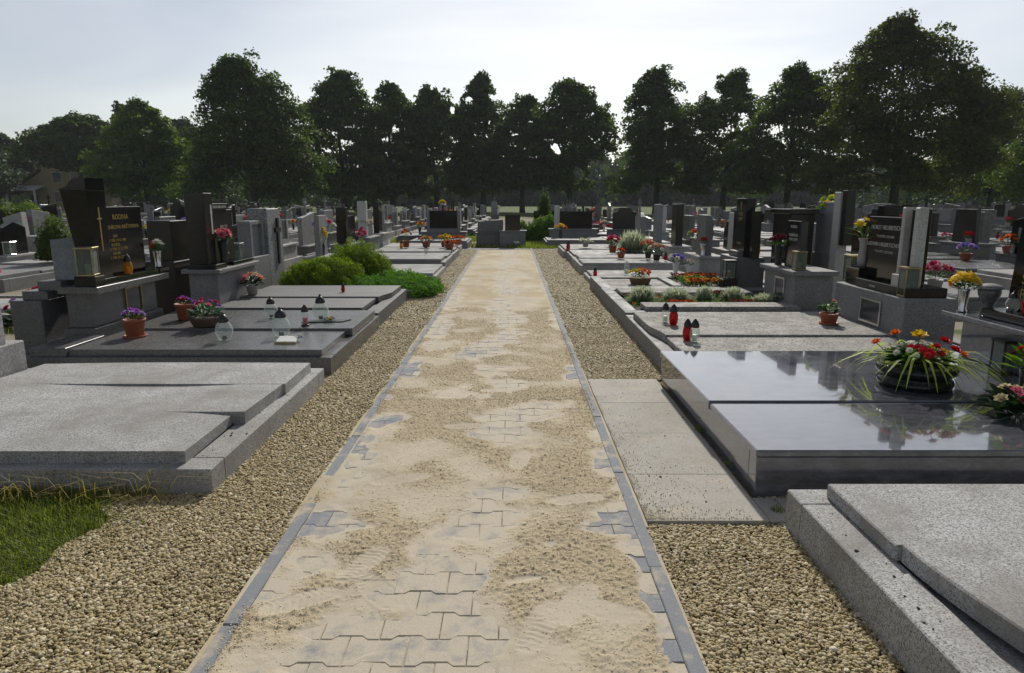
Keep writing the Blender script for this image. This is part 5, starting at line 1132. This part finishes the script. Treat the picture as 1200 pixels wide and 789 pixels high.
# ------------------------------------------------------------------ scattered flowers and lanterns on the rows behind
KINDS = [('dvase', ['red', 'yellow'], 'red and yellow'), ('grey', ['pink', 'magenta'], 'pink'), ('vase', ['white', 'cream'], 'white'), ('cup', ['orange', 'rust'], 'orange'), ('dvase', ['yellow'], 'yellow'), ('cup', ['violet', 'lilac'], 'violet'), ('grey', ['red'], 'red'), ('vase', ['salmon', 'pink'], 'salmon')]
rf = random.Random(99)
for (x, y, s_, top, pl, sl, L, zone) in GR:
    if s_ == 2:
        if rf.random() < .7:
            ki = rf.randrange(len(KINDS)); pot, cols, cw = KINDS[ki]
            flowers(pot, cols, 9, .12, .16, (x + rf.choice([-1, 1]) * L * .58, y - .1, .321), f'{cw} flowers, {zone}', 'bouquet', r=.05, leafn=24, seed=ki, scale=rf.uniform(1.3, 1.9), join=True, group=f'{cw} flowers by the {zone}', name='bouquet', key='row_flowers_%d' % ki)
        continue
    if y > 42: continue
    nfl = rf.choice([0, 1, 1, 2, 2])
    for i in range(nfl):
        ki = rf.randrange(len(KINDS)); pot, cols, cw = KINDS[ki]; u = rf.choice([1.95, 1.95, 1.2, .8]); w_ = rf.uniform(-.42, .42) * L
        z = pl if u > 1.9 else sl
        if u > 1.9: w_ = rf.choice([-1, 1]) * rf.uniform(.18, .26) * L; z = pl
        if u < 1.9: z = .23
        if abs(w_) > L * .3 and u > 1.9: w_ *= .8
        flowers(pot, cols, 9, .12, .16, (x + s_ * (u - .06 if u > 1.9 else u), y + s_ * w_, z), f'{cw} flowers on a grave, {zone}', 'bouquet', r=.05, leafn=24, seed=ki, scale=rf.uniform(.9, 1.5), join=True, group=f'{cw} flowers in the {zone}', name='bouquet', key='row_flowers_%d' % ki)
    if rf.random() < .6:
        kd = rf.choice(['red', 'whitecap', 'amber', 'dark', 'steelbox', 'pale']); u = rf.choice([1.92, 1.3, .6]); w_ = rf.uniform(-.3, .3) * L
        kw_ = dict(red='red votive', whitecap='white candle with dark lid', amber='amber votive', dark='dark box lantern', steelbox='steel box lantern', pale='pale glass candle')[kd]
        if u > 1.9: w_ = rf.choice([-1, 1]) * .2 * L
        lan(kd, (x + s_ * (u - .04 if u > 1.9 else u), y + s_ * w_, pl if u > 1.9 else .23), f'{kw_} on a grave, {zone}', f'{kw_}s in the {zone}', scale=rf.uniform(.9, 1.3))

# ------------------------------------------------------------------ trees
def tree(loc, h, w, crown_z, label, mat='leaf_linden', n_leaf=26000, seed=0, shape='ovoid', tops=None, trunk_r=.32, leaf=.26, gap=.0, name='linden_tree', group=None, depth=None):
    """trunk, limbs and a crown of leaf clusters; w = crown width, crown_z = bottom of the crown"""
    r = np.random.default_rng(seed); q = random.Random(seed); g = empty(name, loc, label, 'tree', group)
    X, Y = loc[0], loc[1]; H = h - crown_z; lobes = []; dw = depth or w
    tops = tops or [(0, h)]
    # lobes: stacked rings whose reach follows the profile
    def prof(t):
        if shape == 'cone': return max(.08, (1 - t) ** .55)
        if shape == 'round': return max(.1, math.sin(math.pi * min(.97, .16 + .80 * t)) ** .75)
        return max(.10, (1 - max(0, (t - .35) / .65) ** 1.9) ** .8)
    nl = 120
    for i in range(nl):
        t = ((i + .5) / nl) ** .95; a = i * 2.399 + q.uniform(-.6, .6); full_ = prof(t) * w / 2
        lr = (w * (.075 + .06 * q.random()) + .15) * (.7 + .4 * prof(t)); reach = max(0, full_ - lr * .6) * (.30 + .74 * math.sqrt(q.random()))
        lobes.append((X + reach * math.cos(a) + w * .07 * math.sin(t * 6 + seed * 1.9), Y + reach * math.sin(a) * dw / w, crown_z + t * (H - lr * .8), lr, lr * q.uniform(.42, .70)))
    for (tx_, th) in tops:
        for j in range(9):
            lr = w * (.055 + .014 * j); a = q.uniform(0, 6.28); off = w * .036 * j
            lobes.append((X + tx_ + off * math.cos(a), Y + off * math.sin(a), th - lr * .7 - j * w * .052, lr, lr * .8))
    A = np.array(lobes); wts = A[:, 3] ** 2; wts /= wts.sum()
    n_ = n_leaf; li = r.choice(len(A), n_, p=wts); d = r.normal(0, 1, (n_, 3)); d /= np.linalg.norm(d, axis=1)[:, None]; d[:, 2] = np.where(d[:, 2] < -.35, -d[:, 2] * .6, d[:, 2])
    ang = np.arctan2(d[:, 1], d[:, 0]); fr = 1 + .16 * np.sin(ang * 3 + li * 1.7) * np.sin(d[:, 2] * 5 + li)
    rad = (.45 + .58 * np.sqrt(r.random(n_))) * fr * np.where(r.random(n_) < .04, 1.15, 1)
    P = A[li, :3] + d * np.stack([A[li, 3], A[li, 3] * dw / w, A[li, 4]], 1) * rad[:, None]
    if gap:
        f = np.sin(P[:, 0] * 1.3 + seed) * np.sin(P[:, 2] * 1.2 + seed * 2) + .6 * np.sin(P[:, 0] * .6 + P[:, 2] * .7 + seed * 3); ok_ = f > -1.6 + 1.6 * gap
        P = P[ok_]; d = d[ok_]
    P[:, 2] = np.maximum(P[:, 2], crown_z * .8); Nn = d * .6 + np.array([0, 0, .55])
    V, F = leaf_quads(P, Nn, leaf, .68, .75); np_mesh('crown', V, F, mat, g)
    m = MB(); bz = loc[2] - .1; bend = [q.uniform(-.3, .3) for _ in range(4)]
    tp = [(X, Y, bz), (X + bend[0] * .2, Y, bz + crown_z * .5), (X + bend[0] * .5, Y + bend[1] * .4, crown_z + H * .15), (X + bend[2] + tops[0][0] * .5, Y + bend[1], crown_z + H * .5), (X + tops[0][0] * .9, Y, crown_z + H * .82)]
    m.tube(tp, [trunk_r * 1.25, trunk_r, trunk_r * .8, trunk_r * .42, .05], 9); m.build('trunk', 'bark', g, smooth=True)
    for i in range(9):
        l = lobes[3 + i * 11]; t = q.uniform(.08, .5); s0 = Vector(tp[1]).lerp(Vector(tp[3]), t + .2); e = Vector(l[:3]); mid = s0.lerp(e, .5) + Vector((0, 0, q.uniform(.1, .5)))
        MB().tube([s0, mid, e], [trunk_r * .34, trunk_r * .22, .03], 6).build('limb', 'bark', g, smooth=True)
    return g
def at(px, Y):  # ground X below a picture column at depth Y
    return (px - 600) / 800 * (Y * .9805 + 1.5 * .1967)
def hz(v, Y):   # height seen at picture row v at depth Y
    b = (394.5 - v) / 800; return 1.5 + Y * (-.1967 + b * .9805) / (.9805 + b * .1967)
TREES = [  # px centre, top row, width px, depth, crown bottom row, shape, mat, tops (px offset,row), label, leaves, gap
    (100, 130, 112, 92, 200, 'round', 'leaf_linden', None, 'broad round-crowned tree behind the left field of graves', 24000, .1),
    (174, 113, 92, 74, 231, 'ovoid', 'leaf_bright', [(0, 113), (-14, 122)], 'lighter green tree between the broad round tree and the tallest left one', 26000, .0),
    (300, 58, 168, 66, 238, 'cone', 'leaf_linden', [(8, 58), (-22, 72), (30, 84)], 'tall wide dark tree, largest on the left half', 42000, .0),
    (404, 78, 92, 80, 234, 'ovoid', 'leaf_linden', [(-8, 78), (16, 84)], 'twin-topped dark tree right of the largest left tree', 26000, .0),
    (460, 94, 74, 84, 232, 'ovoid', 'leaf_linden', [(-2, 94)], 'narrow dark tree second right of the largest left tree', 20000, .0),
    (513, 98, 82, 86, 230, 'ovoid', 'leaf_linden', [(-10, 98), (12, 104)], 'dark tree left of the loose-topped one above the path', 22000, .08),
    (566, 83, 80, 88, 226, 'cone', 'leaf_linden', [(2, 83)], 'loose pointed tree straight above the path end', 20000, .2),
    (612, 108, 76, 84, 224, 'ovoid', 'leaf_linden', [(-4, 108)], 'lower dark tree just right of the path axis', 19000, .12),
    (668, 90, 84, 80, 222, 'round', 'leaf_linden', [(4, 90), (-16, 96), (20, 100)], 'round-topped tree at the left of the bright sky gap', 23000, .18),
    (768, 75, 104, 76, 226, 'cone', 'leaf_linden', [(6, 75), (-6, 86)], 'tree at the right of the bright sky gap', 26000, .16),
    (846, 79, 84, 72, 228, 'ovoid', 'leaf_linden', [(12, 79), (-10, 88)], 'slim tall tree second right of the sky gap', 22000, .22),
    (920, 72, 112, 62, 226, 'ovoid', 'leaf_linden', [(4, 72), (28, 82)], 'broad tree left of the biggest right-hand tree', 30000, .14),
    (1045, 10, 178, 52, 226, 'ovoid', 'leaf_linden_olive', [(-8, 10), (36, 26), (-50, 50), (66, 66)], 'huge olive-dark linden towering at the right', 64000, .02),
    (1158, 100, 130, 78, 236, 'round', 'leaf_linden', [(10, 100), (-20, 108)], 'pale green tree at the right picture edge', 22000, .05),
    (1230, 128, 130, 60, 238, 'round', 'leaf_linden', None, 'dark tree half out of frame at the right edge', 16000, .0),
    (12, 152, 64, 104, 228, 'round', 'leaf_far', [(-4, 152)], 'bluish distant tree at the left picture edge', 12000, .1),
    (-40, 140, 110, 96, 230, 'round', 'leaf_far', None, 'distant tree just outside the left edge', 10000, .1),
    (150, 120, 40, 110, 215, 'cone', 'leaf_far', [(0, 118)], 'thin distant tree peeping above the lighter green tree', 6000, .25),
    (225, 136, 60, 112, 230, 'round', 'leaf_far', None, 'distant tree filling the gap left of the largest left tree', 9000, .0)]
for i, (px, v, wpx, Y, vb, shp, mt, tps, lb, nlf, gp) in enumerate(TREES):
    X = at(px, Y); W = wpx / 800 * Y * 1.2; Hh = hz(v, Y); cz = max(1.6, hz(vb, Y))
    tps = [((a_ / 800) * Y, hz(b_, Y)) for a_, b_ in tps] if tps else None
    tree((X, Y, -.05), Hh, W, cz, lb, mt, int(nlf * 1.25), 100 + i, shp, tps, trunk_r=max(.28, .022 * Hh), leaf=.0044 * Y, gap=gp * 1.7, group='trees around the cemetery', depth=min(W, 9))

# far wood and meadow edge
P = []; D = []
for i in range(300):
    x = -215 + (i % 150) * 2.9 + RNG.uniform(-1.5, 1.5); y = RNG.uniform(165, 180) + (i // 150) * 14; h = RNG.uniform(9, 13.5) + 1.5 * math.sin(x * .06); w_ = RNG.uniform(7, 11)
    k_ = 190; d = unit(k_); P.append(np.array([x, y, h * .45]) + d * np.array([w_ * .6, w_ * .5, h * .55]) * RNG.uniform(.75, 1.05, k_)[:, None]); D.append(d)
V, F = leaf_quads(np.concatenate(P), np.concatenate(D), 2.0, .8, .7)
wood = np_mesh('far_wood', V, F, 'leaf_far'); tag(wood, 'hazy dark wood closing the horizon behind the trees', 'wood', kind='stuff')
P = []; D = []
for i in range(60):
    x = RNG.uniform(-95, -18) if i < 34 else RNG.uniform(38, 100); y = RNG.uniform(88, 118); h = RNG.uniform(3.5, 7.0); w_ = RNG.uniform(3, 6); k_ = 420; d = unit(k_)
    if -76 < x < -56: y = 114; h = 6
    P.append(np.array([x, y, h * .5]) + d * np.array([w_ * .6, w_ * .5, h * .5]) * RNG.uniform(.75, 1.05, k_)[:, None]); D.append(d)
V, F = leaf_quads(np.concatenate(P), np.concatenate(D), .55, .7, .7)
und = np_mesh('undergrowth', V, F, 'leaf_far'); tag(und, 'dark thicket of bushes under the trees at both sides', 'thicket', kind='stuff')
fld = MB().add([(-120, 100, -.03), (130, 100, -.03), (130, 166, -.03), (-120, 166, -.03)], [(0, 1, 2, 3)]); 

# house behind the left field
hx, hy = at(62, 100), 100
g = empty('house', (hx, hy, 0), 'ochre house with red gable roof and pale porch roof behind the left trees', 'house')
MB().box(hx - 1.0, hx + 5.5, hy, hy + 8, -.1, 6.4).build('wall', 'wall_ochre', g)
MB().box(hx - 3.9, hx - 1.01, hy + .5, hy + 8, -.1, 3.3).build('wall', 'wall_ochre', g)
MB().prism([(hx - 4.4, 3.4), (hx - 1.02, 3.4), (hx - 1.02, 5.6)], 'y', hy + .3, hy + 8).build('gable', 'wall_ochre', g)
rf_ = MB().prism([(hx - 4.6, 3.5), (hx - 1.02, 5.9), (hx - 1.02, 6.2), (hx - 4.6, 3.75)], 'y', hy + .1, hy + 8).build('roof', 'roof_red', g)
MB().prism([(hx - 1.4, 6.41), (hx + 5.9, 6.41), (hx + 2.2, 8.6)], 'y', hy - .3, hy + 8.2).build('roof', 'roof_red', g)
MB().hexa([(hx - 4.9, hy - 2.4, 2.75), (hx - .6, hy - 2.4, 2.75), (hx - .6, hy - .02, 3.35), (hx - 4.9, hy - .02, 3.35), (hx - 4.9, hy - 2.4, 2.9), (hx - .6, hy - 2.4, 2.9), (hx - .6, hy - .02, 3.5), (hx - 4.9, hy - .02, 3.5)]).build('porch_roof', 'roof_tin', g)
for px_ in (hx - 4.7, hx - .8): MB().box(px_ - .1, px_ + .1, hy - 2.3, hy - 2.1, -.1, 2.74).build('porch_post', 'gutter_white', g)
for (a0, b0) in ((hx + .6, 1.2), (hx + 3.2, 1.2), (hx + .6, 3.9), (hx + 3.2, 3.9)):
    w_ = MB().box(a0 - .06, a0 + 1.26, hy - .05, hy + .02, b0 - .06, b0 + 1.46).build('window', 'gutter_white', g); MB().box(a0, a0 + 1.2, hy - .07, hy - .051, b0, b0 + 1.4).build('pane', 'window_dark', w_)
MB().box(hx - 3.2, hx - 2.2, hy + .42, hy + .498, -.05, 2.1).build('door', 'window_dark', g)

# labels that repeat inside a group get their order from the camera
from collections import defaultdict
byl = defaultdict(list)
for o in COL.objects:
    if o.parent is None and 'label' in o and 'group' in o: byl[o['label']].append(o)
ORD = ['nearest', 'second nearest', 'third nearest', 'fourth nearest', 'fifth nearest', 'sixth nearest', 'seventh nearest', 'eighth nearest', 'ninth nearest', 'tenth nearest']
for lb, os_ in byl.items():
    if len(os_) > 1:
        for i, o in enumerate(sorted(os_, key=lambda o: o.location.x ** 2 + o.location.y ** 2)): o['label'] = lb + ', ' + (ORD[i] if i < 10 else 'farthest')

# ------------------------------------------------------------------ hazy summer air
hm = NT('haze_air'); hm.t.nodes.remove(hm.b); pv_ = hm.n('VolumePrincipled'); pv_.inputs['Color'].default_value = (.86, .92, 1, 1); pv_.inputs['Density'].default_value = .00026; pv_.inputs['Anisotropy'].default_value = .2
hm.l(pv_.outputs[0], hm.out.inputs['Volume'])
hz_o = MB().box(-1000, 1000, -60, 1000, -1.2, 24).build('haze', 'haze_air'); tag(hz_o, 'thin bluish summer haze over the cemetery', 'haze', kind='stuff')
